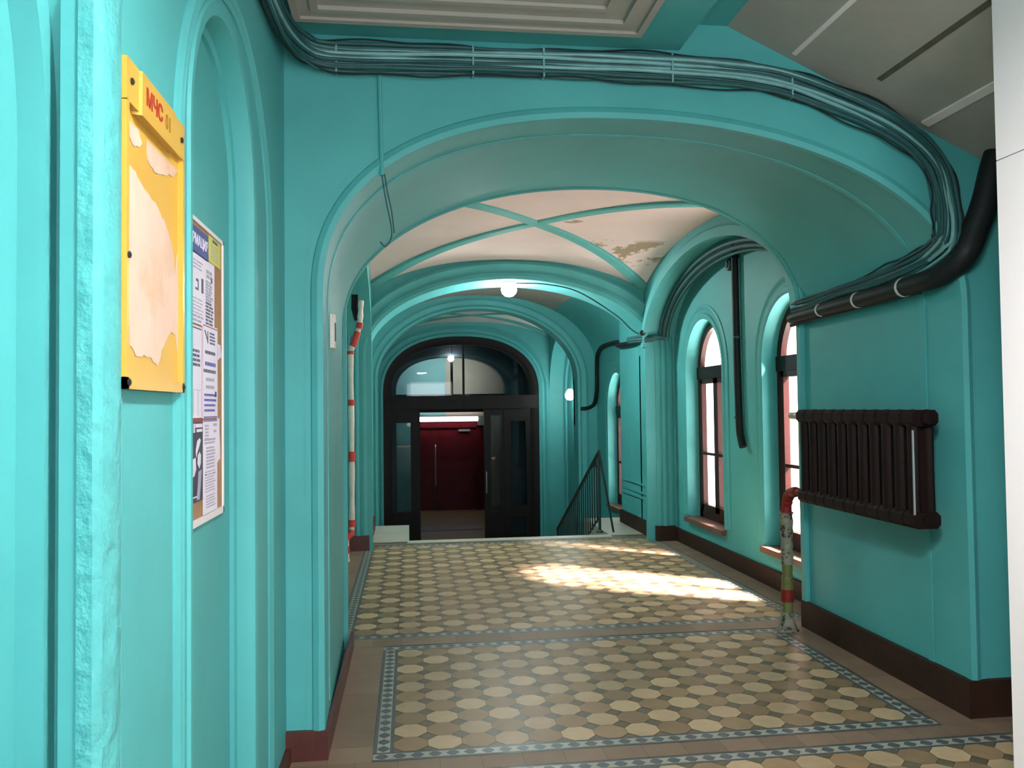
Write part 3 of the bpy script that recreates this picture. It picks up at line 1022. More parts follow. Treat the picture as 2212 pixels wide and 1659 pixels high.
sheet('poster', 2.14, 2.462, 1.246, 1.478, M['poster_dark'], 'black and white poster with a pale figure, low left on the pinboard', [
    (0.0, 1.0, 0.965, 1.0, 3), (0.58, 0.66, 0.84, 0.95, 1), (0.68, 0.72, 0.84, 0.95, 1), (0.74, 0.98, 0.90, 0.945, 1), (0.78, 0.97, 0.845, 0.88, 1), (0.30, 0.52, 0.84, 0.95, 1), (0.08, 0.26, 0.84, 0.95, 1),
    (0.56, 0.80, 0.06, 0.075, 1)],
    extra=[([(0.55, 0.46), (0.62, 0.52), (0.74, 0.54), (0.76, 0.40), (0.70, 0.32), (0.60, 0.31), (0.55, 0.36)], 1),
           ([(0.75, 0.62), (0.80, 0.74), (0.88, 0.77), (0.92, 0.74), (0.86, 0.66), (0.80, 0.60), (0.77, 0.54)], 1),
           ([(0.82, 0.56), (0.88, 0.60), (0.93, 0.56), (0.92, 0.46), (0.87, 0.40), (0.81, 0.46)], 1),
           ([(0.84, 0.36), (0.95, 0.38), (0.92, 0.2), (0.88, 0.02), (0.78, 0.03), (0.82, 0.2)], 2)], lift=0.0005, cat='poster', mats=pm)
for (y0, y1, z0, z1, txt) in ((2.655, 2.70, 1.66, 1.71, 'upper torn white paper scrap on the right edge of the pinboard'), (2.645, 2.685, 1.34, 1.48, 'lower torn white paper scrap beside the narrow printed sheet')):
    mb = MB()
    mb.prism(ragged([(y0, z0), (y1, z0 + .01), (y1 - .01, z1), (y0, z1)], 0.004, 3), px, px + 0.001, 'X')
    tag(mb.build('paper_scrap', M['paper'], smooth=0), txt, 'paper', 'torn paper scraps on the pinboard')

# small white plate on the inner side of the first pier
pq = thing('plate', (-0.37, 4.07, 1.89), 'small white plate with a black slot on the left pier', 'plate')
MB().box(-0.372, -0.352, 4.03, 4.115, 1.80, 1.965).build('backplate', M['dirty_white'], pq)
MB().box(-0.353, -0.348, 4.06, 4.09, 1.835, 1.925).build('slot', M['black'], pq)

# ------------------------------------------------------------------ cables
CL = [(-0.50, 2.6, 3.05), (-0.50, 3.0, 3.04), (-0.485, 3.35, 3.05), (-0.43, 3.55, 3.055), (-0.33, 3.605, 3.045), (-0.05, 3.61, 3.05), (0.25, 3.61, 3.056), (0.57, 3.61, 3.060), (0.89, 3.61, 3.062), (1.21, 3.61, 3.060),
      (1.55, 3.61, 3.048), (1.775, 3.61, 3.015), (2.00, 3.61, 2.945), (2.235, 3.61, 2.855), (2.42, 3.61, 2.745), (2.525, 3.61, 2.63), (2.565, 3.61, 2.49),
      (2.57, 3.60, 2.36), (2.565, 3.615, 2.275), (2.58, 3.74, 2.225), (2.622, 4.0, 2.19), (2.622, 4.25, 2.17), (2.622, 4.73, 2.15), (2.622, 5.20, 2.135), (2.64, 5.31, 2.13)]
CLS = smooth_path(CL, 5)
CN = [(0, 0, 1)] * 10 + [(0.05, 0, 1), (0.25, 0, 1), (0.4, 0, 1), (0.5, 0, 0.9), (0.75, 0, 0.7), (1, 0, 0.35), (1, 0, 0.05), (1, -0.2, -0.2), (0.6, -0.5, -0.7), (0, -0.25, -1)] + [(0, 0, -1)] * 5
CNS = smooth_path(CN, 5)


def intrados(y, z):
    def at(cu):
        for k in range(len(cu) - 1, 0, -1):
            (xa, za), (xb, zb) = cu[k], cu[k - 1]
            if za <= z <= zb:
                return xa + (xb - xa) * (z - za) / max(zb - za, 1e-6)
        return cu[-1][0]
    t = min(1, max(0, (y - 3.65) / 1.63))
    return at(A1N) * (1 - t) + at(A1F) * t


def cable(off, r, wob, label, mt, ph=0.0, group='teal-painted cables bundled along the first arch'):
    pts = []
    n = len(CLS)
    for k, p in enumerate(CLS):
        a = CLS[max(k - 1, 0)]
        b = CLS[min(k + 1, n - 1)]
        tt = (b - a).normalized()
        out = Vector((0, -1, 0)) if p.y < 3.62 and p.x > -0.4 else (Vector((1, 0, 0)) if p.x < 0 else Vector((-1, 0, 0)))
        nn = -CNS[k].normalized()
        # bundle narrows where it turns down
        sq = 1.0
        o_ = off * sq + wob * math.sin(k * 0.33 + ph) + wob * 0.6 * math.sin(k * 0.91 + 2 * ph)
        q = p - nn * o_ + out * (0.012 * math.sin(ph * 5 + k * 0.11))
        if q.y > 3.63 and q.x > 2:
            q.x = min(q.x, intrados(q.y, q.z) - r - 0.004)
        pts.append(q)
    return tag(MB().tube(pts, r, 8).build('cable', mt), label, 'cable', group)


ords = ['topmost', 'second from the top', 'third from the top', 'fourth from the top', 'fifth from the top', 'sixth from the top', 'lowest thick']
M['cable_a'] = mat('painted_cable_a', (0.17, 0.38, 0.385), 0.45, 0.2, 14, 0.001, 60)
for k, (off, r) in enumerate(((0.056, 0.008), (0.037, 0.0085), (0.017, 0.0095), (-0.004, 0.0095), (-0.025, 0.0095), (-0.046, 0.0085), (-0.062, 0.008))):
    cable(off, r, 0.0022, 'teal-painted cable running along the wall above the arch, %s of the bundle' % ords[k], M['cable_a'] if k in (1, 2, 3, 4) else M['teal_dark'], k * 1.7)
for k, (off, r, l) in enumerate(((0.066, 0.004, 'thin loose wire along the top edge of the cable bundle'), (-0.073, 0.004, 'thin slack wire along the bottom edge of the cable bundle'))):
    cable(off, r, 0.009, l, M['black_pipe'], k * 2.3, 'thin wires beside the painted bundle')
for k, off in enumerate((0.047, 0.027, 0.0065, -0.0145, -0.036)):  # added strands whose dark colour stands in for shadow between the cables
    cable(off, 0.0085, 0.002, 'dark cable lying behind the lighter painted ones, %s of the dark row' % ['uppermost', 'second from the top', 'middle one', 'fourth from the top', 'lowest'][k], M['teal_dark'], k * 1.1 + 0.4, 'dark cables behind the painted bundle')
for k, x in enumerate((-0.30, 0.30, 0.62, 1.22, 1.80)):
    zc = {-0.30: 3.046, 0.30: 3.057, 0.62: 3.061, 1.22: 3.060, 1.80: 3.008}[x]
    wherex = ['nearest the left corner', 'second from the left corner', 'third from the left corner', 'over the crown of the arch', 'where the bundle turns down'][k]
    tag(MB().box(x - 0.004, x + 0.004, 3.597, 3.65, zc - 0.07, zc + 0.062).build('cable_clip', M['cable_a']), 'narrow strap across the teal cable bundle, ' + wherex, 'cable clip', 'straps across the cable bundle')

# fat black conduit
cb = thing('conduit', (2.61, 4.4, 2.10), 'thick black cable conduit curving under the painted bundle at the right pier', 'conduit')
CP = smooth_path([(2.93, 3.55, 3.0), (2.86, 3.56, 2.82), (2.79, 3.56, 2.64), (2.74, 3.56, 2.47), (2.69, 3.57, 2.33), (2.635, 3.585, 2.20), (2.595, 3.70, 2.125), (2.58, 3.85, 2.11), (2.58, 4.24, 2.10), (2.585, 4.73, 2.095), (2.60, 5.20, 2.09), (2.62, 5.33, 2.09)], 8)
nn_ = len(CP)
MB().tube(CP, [0.060 - 0.026 * max(0.0, min(1, (k / nn_ - 0.45) / 0.5)) for k in range(nn_)], 14).build('sleeve', M['black_pipe'], cb)
for y in (3.98, 4.42, 4.86):
    kk = min(range(nn_), key=lambda q: abs(CP[q].y - y) + (9 if CP[q].z > 2.2 else 0))
    MB().tube([CP[kk] - Vector((0, 0.008, 0)), CP[kk] + Vector((0, 0.008, 0))], 0.060 - 0.026 * max(0.0, min(1, (kk / nn_ - 0.45) / 0.5)) + 0.003, 16).build('tie', M['white_tie'], cb)
tag(MB().tube(smooth_path([(2.62, 3.9, 2.075), (2.605, 4.4, 2.062), (2.605, 5.0, 2.052), (2.625, 5.34, 2.045)], 6), 0.014, 8).build('cable', M['black_pipe']), 'thin black cable hugging the underside of the thick conduit', 'cable')
for k, (dz, dx) in enumerate(((0.055, -0.01), (0.035, -0.025), (0.085, -0.02))):
    pth = smooth_path([(2.60 + dx, 3.75, 2.17 + dz), (2.59 + dx, 4.2, 2.12 + dz), (2.605 + dx, 4.6, 2.13 + dz * .8), (2.60 + dx, 5.0, 2.09 + dz), (2.62, 5.32, 2.10 + dz)], 6)
    tag(MB().tube(pth, 0.010, 8).build('cable', M['teal_dark']), ['dark slack cable just above the black conduit', 'dark sagging cable lying over the black conduit', 'dark cable between the bundle and the black conduit'][k], 'cable', 'slack cables on the right pier')

# wire dropping from the bundle over the arch and hanging below it
tag(MB().tube(smooth_path([(-0.115, 3.643, 2.98), (-0.112, 3.643, 2.8), (-0.108, 3.64, 2.62), (-0.107, 3.625, 2.53)], 5), 0.010, 8).build('cable', M['teal']), 'short painted cable dropping down the wall from the bundle to the arch edge', 'cable')
tag(MB().tube(smooth_path([(-0.107, 3.62, 2.535), (-0.098, 3.64, 2.47), (-0.085, 3.66, 2.40), (-0.068, 3.67, 2.31), (-0.070, 3.67, 2.26), (-0.095, 3.67, 2.225), (-0.118, 3.67, 2.245)], 6), 0.0035, 6).build('wire', M['teal_dark']), 'thin looped wire hanging below the arch at upper left', 'wire', 'hanging wires under the first arch')
tag(MB().tube(smooth_path([(-0.095, 3.62, 2.535), (-0.085, 3.64, 2.47), (-0.068, 3.66, 2.39), (-0.058, 3.67, 2.31), (-0.056, 3.67, 2.285)], 6), 0.0035, 6).build('wire', M['teal_dark']), 'straight thin wire beside the looped one under the arch', 'wire', 'hanging wires under the first arch')

# bay cables
LUNC = [(u, z) for u, z in arch_pts(7.105, 1.76, 2.20, 0.76, 2.0, 40)]
for k, (dr, rr, l) in enumerate(((0.0, 0.022, 'dark painted cable following the window-side arch, uppermost of its bunch'), (-0.045, 0.026, 'thick dark painted cable in the middle of the bunch on the window-side arch'),
                                 (-0.085, 0.016, 'dark painted cable lowest in the bunch on the window-side arch'))):
    pts = []
    for u, z in arch_pts(7.105, 1.75 + dr, 2.20, 0.73 + dr, 2.0, 40)[7:-1]:
        pts.append((2.80 + 0.03 * k, u, z))
    pts += [(2.78, 8.80, 2.28), (2.735, 8.90, 2.30 - k * 0.02)]
    pts = pts[:-2] + [(2.74 + 0.02 * k, 8.84, 2.28 - 0.01 * k), (2.70, 8.86 - 0.01 * k, 2.27 - 0.02 * k), (2.60, 8.95, 2.28 - 0.025 * k), (2.56, 9.3, 2.29 - 0.02 * k)]
    tag(MB().tube(smooth_path(pts, 2), rr, 8).build('cable', M['teal_dark']), l, 'cable', 'dark cables on the window-side arch')
wob = lambda s: [(p[0] + random.uniform(-s, s), p[1] + random.uniform(-s, s), p[2] + random.uniform(-s, s)) for p in
                 [(2.60, 8.86, 2.32), (2.66, 9.0, 2.30), (2.70, 9.6, 2.27), (2.70, 10.3, 2.29), (2.78, 10.55, 2.33), (2.90, 11.2, 2.40), (2.90, 12.0, 2.40), (2.91, 12.38, 2.30), (2.93, 12.52, 2.1), (2.93, 12.55, 1.75), (2.92, 12.75, 1.53), (2.75, 12.72, 1.47), (2.70, 12.80, 1.50)]]
for k, l in enumerate(('thick black cable running from the second arch down beside the third window', 'middle black cable twisting along the thick one beside the third window', 'loose thin black cable strand beside the third window')):
    tag(MB().tube(smooth_path(wob((0, 0.02, 0.03)[k]), 6), (0.032, 0.016, 0.008)[k], 8).build('cable', M['black_pipe']), l, 'cable', 'black cables to the lower hall')
tag(MB().tube(smooth_path([(1.20, 8.985, 2.885), (1.535, 8.97, 2.872), (1.90, 8.97, 2.79), (2.32, 8.97, 2.535), (2.50, 8.97, 2.37), (2.58, 8.93, 2.31)], 6), 0.008, 6).build('cable', M['teal_dark']), 'thin lamp cable along the second arch from the ceiling light to the right', 'cable')

# vertical black pipe between the two windows
vp = thing('vertical_pipe', (2.95, 7.03, 1.15), 'black vertical pipe with hooked lower end between the two tall windows', 'pipe')
MB().tube(smooth_path([(2.94, 7.05, 2.95), (2.94, 7.05, 2.4), (2.94, 7.04, 1.8), (2.94, 7.02, 1.32), (2.94, 6.99, 1.2), (2.94, 6.955, 1.13)], 6), 0.033, 12).build('pipe', M['teal_dark'] if False else M['black_pipe'], vp)
for z in (2.86, 2.1, 1.38):
    MB().tube([(2.94, 7.04, z), (2.94, 7.04, z + 0.02)], 0.038, 12).build('collar', M['teal_dark'], vp)
tag(MB().tube(smooth_path([(2.955, 7.13, 2.85), (2.965, 7.14, 2.3), (2.965, 7.11, 2.2), (2.965, 7.12, 1.95), (2.965, 7.09, 1.72), (2.965, 7.10, 1.6)], 6), 0.006, 6).build('wire', M['teal_dark']), 'thin loose wire hanging alongside the black vertical pipe', 'wire')
jb = thing('junction_box', (2.95, 7.25, 2.80), 'small dark junction box beside the top of the black pipe', 'junction box')
MB().lathe([(0.0, 0.0), (0.06, 0.0), (0.06, 0.035), (0.05, 0.045), (0.0, 0.045)], (2.98, 7.22, 2.80), (-1, 0, 0), 16).build('body', M['teal_dark'], jb)
MB().lathe([(0.0, 0.0), (0.03, 0.0), (0.03, 0.01), (0, 0.01)], (2.935, 7.22, 2.80), (-1, 0, 0), 12).build('lid', M['black_pipe'], jb)

# ------------------------------------------------------------------ red and white pipe on the left
rp = thing('heating_pipe', (-0.61, 8.36, 0), 'white heating pipe with red bands standing by the far left pilaster', 'pipe')
PP = [(-0.465, 8.36, 2.60), (-0.475, 8.36, 2.40), (-0.485, 8.36, 2.33), (-0.525, 8.36, 2.20), (-0.565, 8.36, 2.10), (-0.57, 8.36, 2.0), (-0.565, 8.36, 1.0), (-0.568, 8.36, 0.36), (-0.575, 8.34, 0.27), (-0.612, 8.30, 0.22), (-0.62, 8.28, 0.15), (-0.612, 8.28, 0.0)]
PPS = smooth_path(PP, 8)
MB().tube(PPS, [0.028 + 0.003 * math.sin(i * 1.3) for i in range(len(PPS))], 12).build('pipe', M['dirty_white'], rp)


def band(a, b, r=0.034):
    idx = [i for i, p in enumerate(PPS) if b <= p.z <= a]
    pts = [PPS[i] for i in idx]
    if len(pts) < 2:
        z = (a + b) / 2
        p = min(PPS, key=lambda q: abs(q.z - z))
        pts = [Vector((p.x, p.y, a)), Vector((p.x, p.y, b))]
    MB().tube(pts, r, 12).build('red_band', M['red_band'], rp)


for a, b in ((2.375, 2.31), (2.29, 2.13), (2.09, 2.03), (1.60, 1.54), (1.08, 0.98), (0.40, 0.33), (0.30, 0.20), (0.16, 0.06)):
    band(a, b)
for k, (x, l) in enumerate(((-0.51, 'short dark pipe stub above the red and white pipe, right one'), (-0.545, 'short dark pipe stub above the red and white pipe, left one'))):
    tag(MB().tube([(x + 0.005, 8.36, 2.66), (x, 8.37, 2.52), (x + 0.03 - k * 0.0, 8.38, 2.40)], 0.018, 10).build('pipe_stub', M['black_pipe']), l, 'pipe', 'dark stubs above the banded pipe')

# ------------------------------------------------------------------ radiator
RX, RY0, RY1, RZ0, RZ1 = 2.50, 3.70, 4.92, 0.885, 1.468
rad = thing('radiator', (RX, (RY0 + RY1) / 2, RZ0), 'dark brown cast-iron radiator hung on the right pier', 'radiator')
NS = 11
pit = (RY1 - RY0) / NS
smb = MB()
hgt = RZ1 - RZ0


def column(mb, x, y, w, d):
    prof = [(0.0, 0.25), (0.02, 0.75), (0.06, 1.0), (0.5, 0.92), (0.94, 1.0), (0.98, 0.75), (1.0, 0.25)]
    seg = 12
    i0 = len(mb.v)
    for t_, s in prof:
        for k in range(seg):
            a = 2 * PI * k / seg
            mb.v.append((x + d * s * math.cos(a), y + w * s * math.sin(a), RZ0 + hgt * t_))
    for q in range(len(prof) - 1):
        for k in range(seg):
            k2 = (k + 1) % seg
            mb.addf((i0 + q * seg + k, i0 + q * seg + k2, i0 + (q + 1) * seg + k2, i0 + (q + 1) * seg + k))
    mb.addf([i0 + k for k in range(seg - 1, -1, -1)])
    mb.addf([i0 + (len(prof) - 1) * seg + k for k in range(seg)])


yc0 = RY0 + pit / 2
column(smb, RX - 0.036, yc0, 0.036, 0.026)
column(smb, RX + 0.040, yc0, 0.036, 0.026)
for zc in (RZ0 + 0.042, RZ1 - 0.042):
    smb.prism([(RX - 0.068, zc - 0.02), (RX - 0.05, zc - 0.04), (RX + 0.05, zc - 0.04), (RX + 0.068, zc - 0.02), (RX + 0.068, zc + 0.02), (RX + 0.05, zc + 0.04), (RX - 0.05, zc + 0.04), (RX - 0.068, zc + 0.02)], yc0 - pit * 0.44, yc0 + pit * 0.44, 'Y')
    smb.tube([(RX, yc0 - pit / 2 - 0.002, zc), (RX, yc0 + pit / 2 + 0.002, zc)], 0.026, 12)
smb.prism([(RX - 0.05, RZ0 + 0.06), (RX + 0.05, RZ0 + 0.06), (RX + 0.05, RZ1 - 0.06), (RX - 0.05, RZ1 - 0.06)], yc0 - 0.012, yc0 + 0.012, 'Y')
sec = smb.build('section', M['radiator'], rad)
for k in range(1, NS):
    s2 = sec.copy()
    COL.objects.link(s2)
    s2.parent = rad
    s2.matrix_parent_inverse = sec.matrix_parent_inverse.copy()
    s2.location = (0, pit * k, 0)
zt_, zb_ = RZ1 - 0.042, RZ0 + 0.042
MB().lathe([(0.0, 0), (0.03, 0), (0.03, 0.05), (0.018, 0.055), (0.018, 0.085), (0.024, 0.09), (0.024, 0.125), (0.016, 0.13), (0.022, 0.14), (0.022, 0.20), (0.0, 0.205)], (RX, RY1, zt_), (0, 1, 0), 14).build('air_valve', M['brass'], rad)
MB().lathe([(0.0, 0), (0.034, 0), (0.034, 0.02), (0.0, 0.025)], (RX, RY0, zt_), (0, -1, 0), 8).build('end_plug', M['radiator'], rad)
for y in (RY0 + 0.25, RY1 - 0.25):
    MB().tube([(RX, y, RZ1 - 0.09), (2.665, y, RZ1 - 0.09)], 0.012, 8).build('bracket', M['radiator'], rad)
MB().tube([(RX - 0.06, RY0 + 0.02, RZ0 + 0.07), (RX - 0.06, RY0 + 0.02, RZ1 - 0.10)], 0.006, 8).build('edge_rod', M['grey_metal'], rad)

# riser feeding the radiator
fp = thing('heating_pipe', (2.50, 5.22, 0), 'peeling heating pipe rising from the floor to the radiator, red at the top bend', 'pipe')
PQ = smooth_path([(2.50, 4.93, zb_), (2.50, 5.05, zb_ + 0.005), (2.50, 5.15, zb_ - 0.015), (2.50, 5.205, zb_ - 0.08), (2.50, 5.22, zb_ - 0.2), (2.50, 5.22, 0.5), (2.50, 5.225, 0.25), (2.50, 5.225, 0.06), (2.49, 5.22, 0.0)], 8)


def seg_tube(lo, hi, r, name, mt, jit=0.003):
    idx = [i for i in range(len(PQ)) if lo <= i / (len(PQ) - 1) <= hi]
    pts = [PQ[i] for i in idx]
    MB().tube(pts, [r + random.uniform(-jit, jit) for _ in pts], 14).build(name, mt, fp)


seg_tube(0.0, 0.14, 0.024, 'connector', M['red_old'], 0.001)
seg_tube(0.13, 0.47, 0.034, 'red_bend', M['red_old'])
seg_tube(0.44, 0.66, 0.042, 'lagging', M['peeling'], 0.006)
seg_tube(0.63, 1.0, 0.036, 'green_length', M['green_paint'], 0.004)
MB().tube([(2.50, 5.225, 0.27), (2.50, 5.225, 0.19)], 0.043, 14).build('red_band', M['red_old'], fp)
MB().lathe([(0.075, 0.0), (0.065, 0.015), (0.048, 0.05), (0.04, 0.12)], (2.495, 5.222, 0.0), (0, 0, 1), 14).build('foot_collar', M['peeling'], fp)

# ------------------------------------------------------------------ lamps
l1 = thing('ceiling_lamp', (1.135, 9.10, 2.90), 'lit round ceiling lamp at the crown of the second arch', 'lamp')
MB().lathe([(0.0, 0), (0.075, 0), (0.075, -0.025), (0.05, -0.035), (0.0, -0.035)], (1.135, 9.10, 2.925), (0, 0, 1), 20).build('base', M['dirty_white'], l1)
MB().lathe([(0.0, -0.18), (0.045, -0.17), (0.078, -0.14), (0.09, -0.10), (0.08, -0.06), (0.06, -0.03)], (1.135, 9.10, 2.925), (0, 0, 1), 20).build('bulb', M['bulb'], l1)
lamp('ceiling_lamp_light', 'POINT', (1.135, 9.28, 2.80), 100.0, (0.95, 1.0, 0.97), shadow_soft_size=0.06)
l2 = thing('wall_lamp', (2.90, 14.6, 1.72), 'lit bare bulb wall lamp on the right of the lower hall', 'lamp')
MB().lathe([(0.0, 0), (0.05, 0), (0.05, 0.03), (0.03, 0.05), (0.03, 0.09), (0.0, 0.09)], (2.98, 14.35, 1.80), (-1, 0, 0), 16).build('socket', M['dirty_white'], l2)
MB().lathe([(0.0, -0.12), (0.05, -0.11), (0.083, -0.06), (0.083, -0.01), (0.05, 0.05), (0.025, 0.08), (0, 0.08)], (2.86, 14.35, 1.74), (0, 0, 1), 16).build('bulb', M['bulb'], l2)
lamp('wall_lamp_light', 'POINT', (2.72, 14.3, 1.72), 10.0, (0.95, 1.0, 0.98), shadow_soft_size=0.07)

# ------------------------------------------------------------------ stair railing
rl = thing('stair_railing', (2.26, 9.62, 0), 'black iron stair railing descending on the right of the steps', 'railing')
sl_ = -0.47
MB().tube([(2.26, 9.60, 0.965), (2.26, 12.45, 0.965 + sl_ * 2.85)], 0.021, 8).build('handrail', M['iron'], rl)
MB().tube([(2.26, 9.66, 0.965 - 0.80), (2.26, 12.40, 0.165 + sl_ * 2.74)], 0.012, 8).build('lower_rail', M['iron'], rl)
MB().tube([(2.26, 9.62, 0.96), (2.26, 9.62, 0.0)], 0.017, 8).build('newel_post', M['iron'], rl)
MB().tube([(2.262, 9.605, 0.95), (2.42, 9.59, 0.0)], 0.013, 8).build('brace', M['iron'], rl)
MB().lathe([(0.04, 0), (0.04, 0.012), (0.022, 0.03)], (2.26, 9.62, 0.0), (0, 0, 1), 12).build('foot', M['iron'], rl)
for k in range(1, 22):
    y = 9.62 + 0.13 * k
    zt = 0.965 + sl_ * (y - 9.60)
    MB().tube([(2.26, y, zt), (2.26, y, zt - 0.80)], 0.009, 6).build('baluster', M['iron'], rl)
MB().tube([(2.26, 12.42, 0.965 + sl_ * 2.82), (2.26, 12.42, ZF)], 0.016, 8).build('newel_post', M['iron'], rl)
MB().tube([(2.26, 11.1, 0.965 + sl_ * 1.5 - 0.02), (2.26, 10.9, 0.965 + sl_ * 1.3 - 0.78)], 0.009, 6).build('baluster', M['iron'], rl)
MB().tube([(2.26, 11.1, 0.1), (2.04, 11.0, 0.36), (1.98, 10.98, 0.37)], 0.012, 6)
wr = thing('wall_handrail', (2.95, 12.9, 0.55), 'short dark wall handrail end beyond the stair railing', 'handrail')
MB().tube([(2.90, 12.55, 0.66), (2.90, 13.6, 0.12)], 0.022, 8).build('rail', M['iron'], wr)
MB().tube([(2.90, 12.7, 0.58), (2.985, 12.7, 0.55)], 0.010, 8).build('bracket', M['iron'], wr)

# ------------------------------------------------------------------ entrance door
d1 = struct_root('door_1', (1.0, 15.4, ZF))
YD = 15.40
of = MB()
of.sweep(opening_path(A4, ZF, YD + 0.06), [(-0.16, -0.04), (-0.16, 0.03), (-0.12, 0.05), (-0.03, 0.07), (0.0, 0.07), (0.0, -0.04)], NP)
of.build('door_frame', M['door_dark'], d1)
tb = MB()
tb.box(-0.45, 2.45, YD - 0.02, YD + 0.12, 1.49, 1.74)
tb.box(-0.47, 2.47, YD - 0.05, YD + 0.12, 1.66, 1.71)
tb.build('transom_bar', M['door_dark'], d1)
MB().box(1.02, 1.06, YD + 0.03, YD + 0.09, 1.72, 2.72).build('mullion', M['door_dark'], d1)
tg = [(u, z) for u, z in arch_pts(1.0, 1.33, 1.80, 0.92, 2.3, 40)]
MB().prism([(-0.33, 1.72)] + tg + [(2.33, 1.72)], YD + 0.055, YD + 0.062, 'Y').build('transom_pane', M['door_glass'], d1)


def leaf(name, x0, x1, gx0, gx1, gz0, gz1, z1=1.55, lowglass=None):
    mb = MB()
    y0, y1 = YD + 0.03, YD + 0.09
    mb.box(x0, gx0, y0, y1, ZF + 0.01, z1)
    mb.box(gx1, x1, y0, y1, ZF + 0.01, z1)
    mb.box(gx0, gx1, y0, y1, gz1, z1)
    if lowglass:
        mb.box(gx0, gx1, y0, y1, lowglass[1], gz0)
        mb.box(gx0, gx1, y0, y1, ZF + 0.01, lowglass[0])
    else:
        mb.box(gx0, gx1, y0, y1, ZF + 0.01, gz0)
        mb.box(gx0 + 0.03, gx1 - 0.03, y0 - 0.012, y1, ZF + 0.2, gz0 - 0.12)
    o = mb.build(name, M['door_dark'], d1)
    MB().box(gx0 - 0.01, gx1 + 0.01, YD + 0.055, YD + 0.061, gz0, gz1).build('pane', M['door_glass'], o)
    if lowglass:
        MB().box(gx0 - 0.01, gx1 + 0.01, YD + 0.055, YD + 0.061, *lowglass).build('pane', M['door_glass'], o)
    return o


leaf('side_panel', -0.46, 0.215, -0.30, 0.04, -0.42, 1.24)
leaf('side_panel', 1.80, 2.46, 1.93, 2.225, -0.34, 1.25, lowglass=(-0.95, -0.55))
# half-open leaf folded back to the right of the doorway
ol = MB()
ol.box(1.42, 1.55, YD + 0.05, YD + 0.12, ZF + 0.02, 1.55)
ol.box(1.735, 1.80, YD + 0.05, YD + 0.12, ZF + 0.02, 1.55)
ol.box(1.55, 1.735, YD + 0.05, YD + 0.12, 1.36, 1.55)
ol.box(1.55, 1.735, YD + 0.05, YD + 0.12, ZF + 0.02, -0.45)
lf = ol.build('door_leaf', M['door_dark'], d1)
MB().box(1.54, 1.745, YD + 0.08, YD + 0.086, -0.45, 1.36).build('pane', M['door_glass'], lf)
MB().tube([(1.45, YD + 0.02, -0.1), (1.45, YD - 0.02, -0.05), (1.45, YD - 0.02, 0.25), (1.45, YD + 0.02, 0.3)], 0.012, 8).build('handle', M['grey_metal'], lf)

# vestibule behind it
ZV = -1.15
MB().box(-1.2, 3.6, 15.75, 22.0, ZV - 0.3, ZV).build('floor_vestibule', M['lobby_floor'], kind='structure', smooth=0)
MB().box(0.2, 1.6, 17.9, 18.6, ZV, ZV + 0.012).build('floor_doormat', M['lobby_dark'], kind='structure', smooth=0)
MB().box(-0.9, -0.5, 15.7, 22.0, ZV, ZT).build('wall_vestibule_left', M['lobby'], kind='structure')
MB().box(2.75, 3.2, 15.7, 22.0, ZV, ZT).build('wall_vestibule_right', M['lobby_dark'], kind='structure')
va = MB()
AV = arch_pts(0.89, 1.14, 1.86, 0.72, 2.3)
arch_wall(va, -0.8, 3.0, ZV, ZT, 17.2, 17.5, AV)
va.build('wall_vestibule_arch', M['lobby_dark'], kind='structure')
MB().box(0.89, 0.94, 17.22, 17.30, 1.78, 2.56).build('trim_25', M['door_dark'], kind='structure')
MB().box(-0.5, 2.6, 17.22, 17.3, 1.42, 1.80).build('trim_26', M['door_dark'], kind='structure')
ev = MB()
ev.box(-1.0, 0.98, 21.5, 21.8, ZV, ZT)
ev.cur = 1
ev.box(0.98, 3.2, 21.5, 21.8, ZV, ZT)
ev.build('wall_vestibule_end', [M['lobby_cyan'], M['lobby_cream']], kind='structure')

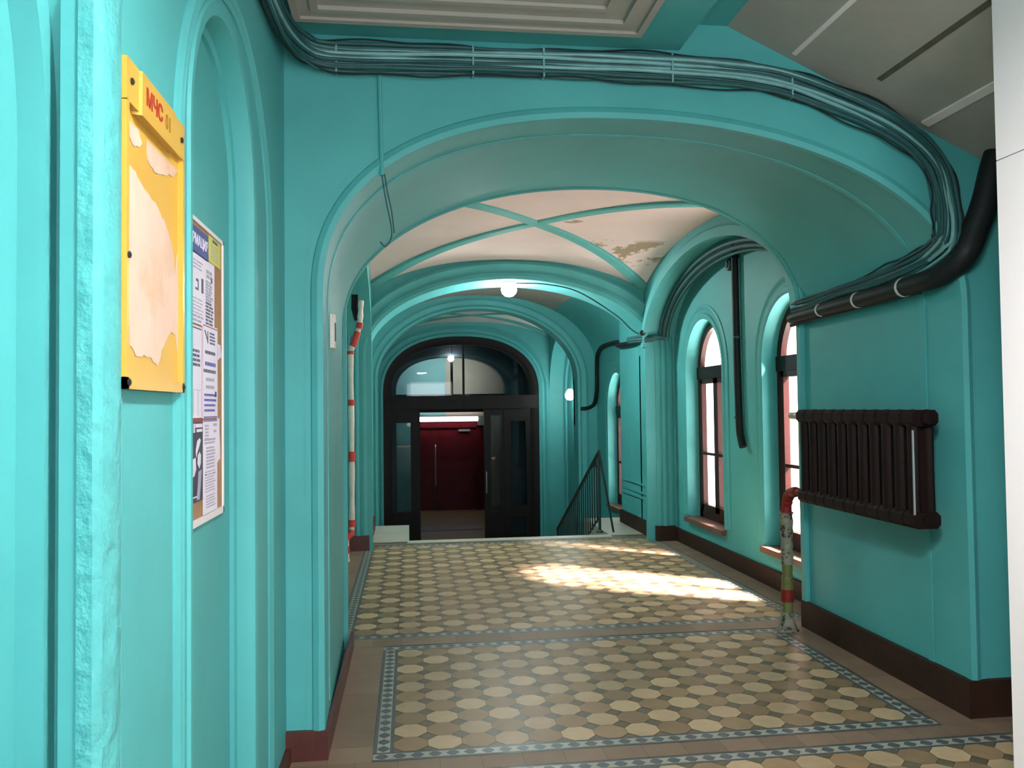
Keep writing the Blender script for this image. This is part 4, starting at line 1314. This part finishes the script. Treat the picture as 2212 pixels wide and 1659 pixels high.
# red street door
d2 = struct_root('door_2', (1.06, 21.45, ZV))
yr = 21.45
fr2 = MB()
for b in ((0.10, 0.30, ZV, 1.25), (1.78, 1.98, ZV, 1.25), (0.10, 1.98, 1.0, 1.25)):
    fr2.box(b[0], b[1], yr - 0.04, yr + 0.06, b[2], b[3])
fr2.build('door_frame', M['door_red'], d2)
for i, (x0, x1) in enumerate(((0.30, 0.66), (0.665, 1.78))):
    lv = MB()
    lv.box(x0, x1, yr, yr + 0.05, ZV + 0.01, 1.0)
    lo = lv.build('door_leaf', M['door_red'], d2)
    pn = MB()
    mx = 0.08
    cols = [(x0 + mx, x1 - mx)] if i == 0 else [(x0 + 0.12, (x0 + x1) / 2 - 0.05), ((x0 + x1) / 2 + 0.05, x1 - 0.12)]
    for a, b in cols:
        for z0, z1 in ((-0.95, -0.25), (-0.12, 0.08), (0.2, 0.85)):
            pn.box(a, b, yr - 0.02, yr + 0.01, z0, z1)
            pn.box(a + 0.05, b - 0.05, yr - 0.03, yr + 0.01, z0 + 0.05, z1 - 0.05)
    pn.build('panel', M['door_red'], lo)
    if i:
        MB().tube([(x0 + 0.03, yr, -0.5), (x0 + 0.03, yr - 0.06, -0.44), (x0 + 0.03, yr - 0.06, 0.5), (x0 + 0.03, yr, 0.56)], 0.014, 8).build('handle', M['brass'], lo)
MB().box(1.30, 1.60, yr - 0.06, yr, 0.90, 0.95).build('door_closer', M['grey_metal'], d2)
lt = thing('strip_light', (1.06, 21.3, 1.2), 'lit pinkish fluorescent strip light above the dark red door', 'lamp')
MB().box(0.27, 1.95, 21.36, 21.42, 1.16, 1.29).build('housing', M['dirty_white'], lt)
MB().tube([(0.29, 21.31, 1.225), (1.80, 21.31, 1.225)], 0.055, 12).build('tube', M['tube'], lt)
MB().box(1.80, 1.97, 21.28, 21.42, 1.05, 1.30).build('end_cap', M['grey_metal'], lt)
lamp('strip_light_glow', 'AREA', (1.05, 21.1, 1.2), 1.5, (1, 0.82, 0.88), aim=(1.05, 19.0, -0.4), shape='RECTANGLE', size=1.4, size_y=0.1)
pb = thing('pendant_bulb', (0.91, 17.15, 2.5), 'small lit bulb seen through the fanlight over the door', 'lamp')
MB().lathe([(0.0, -0.05), (0.03, -0.04), (0.04, 0.0), (0.025, 0.04), (0.0, 0.05)], (0.91, 17.12, 2.56), (0, 0, 1), 12).build('bulb', M['bulb'], pb)
MB().tube([(0.91, 17.12, 2.60), (0.91, 17.12, ZT)], 0.006, 6).build('cord', M['black'], pb)
lamp('vestibule_light', 'AREA', (0.9, 19.6, 3.4), 12.0, (1, 0.97, 0.93), aim=(0.9, 21.5, 2.3), shape='RECTANGLE', size=1.6, size_y=0.3, spread=math.radians(70))  # added unseen lamp that brightens the upper end wall behind the fanlight
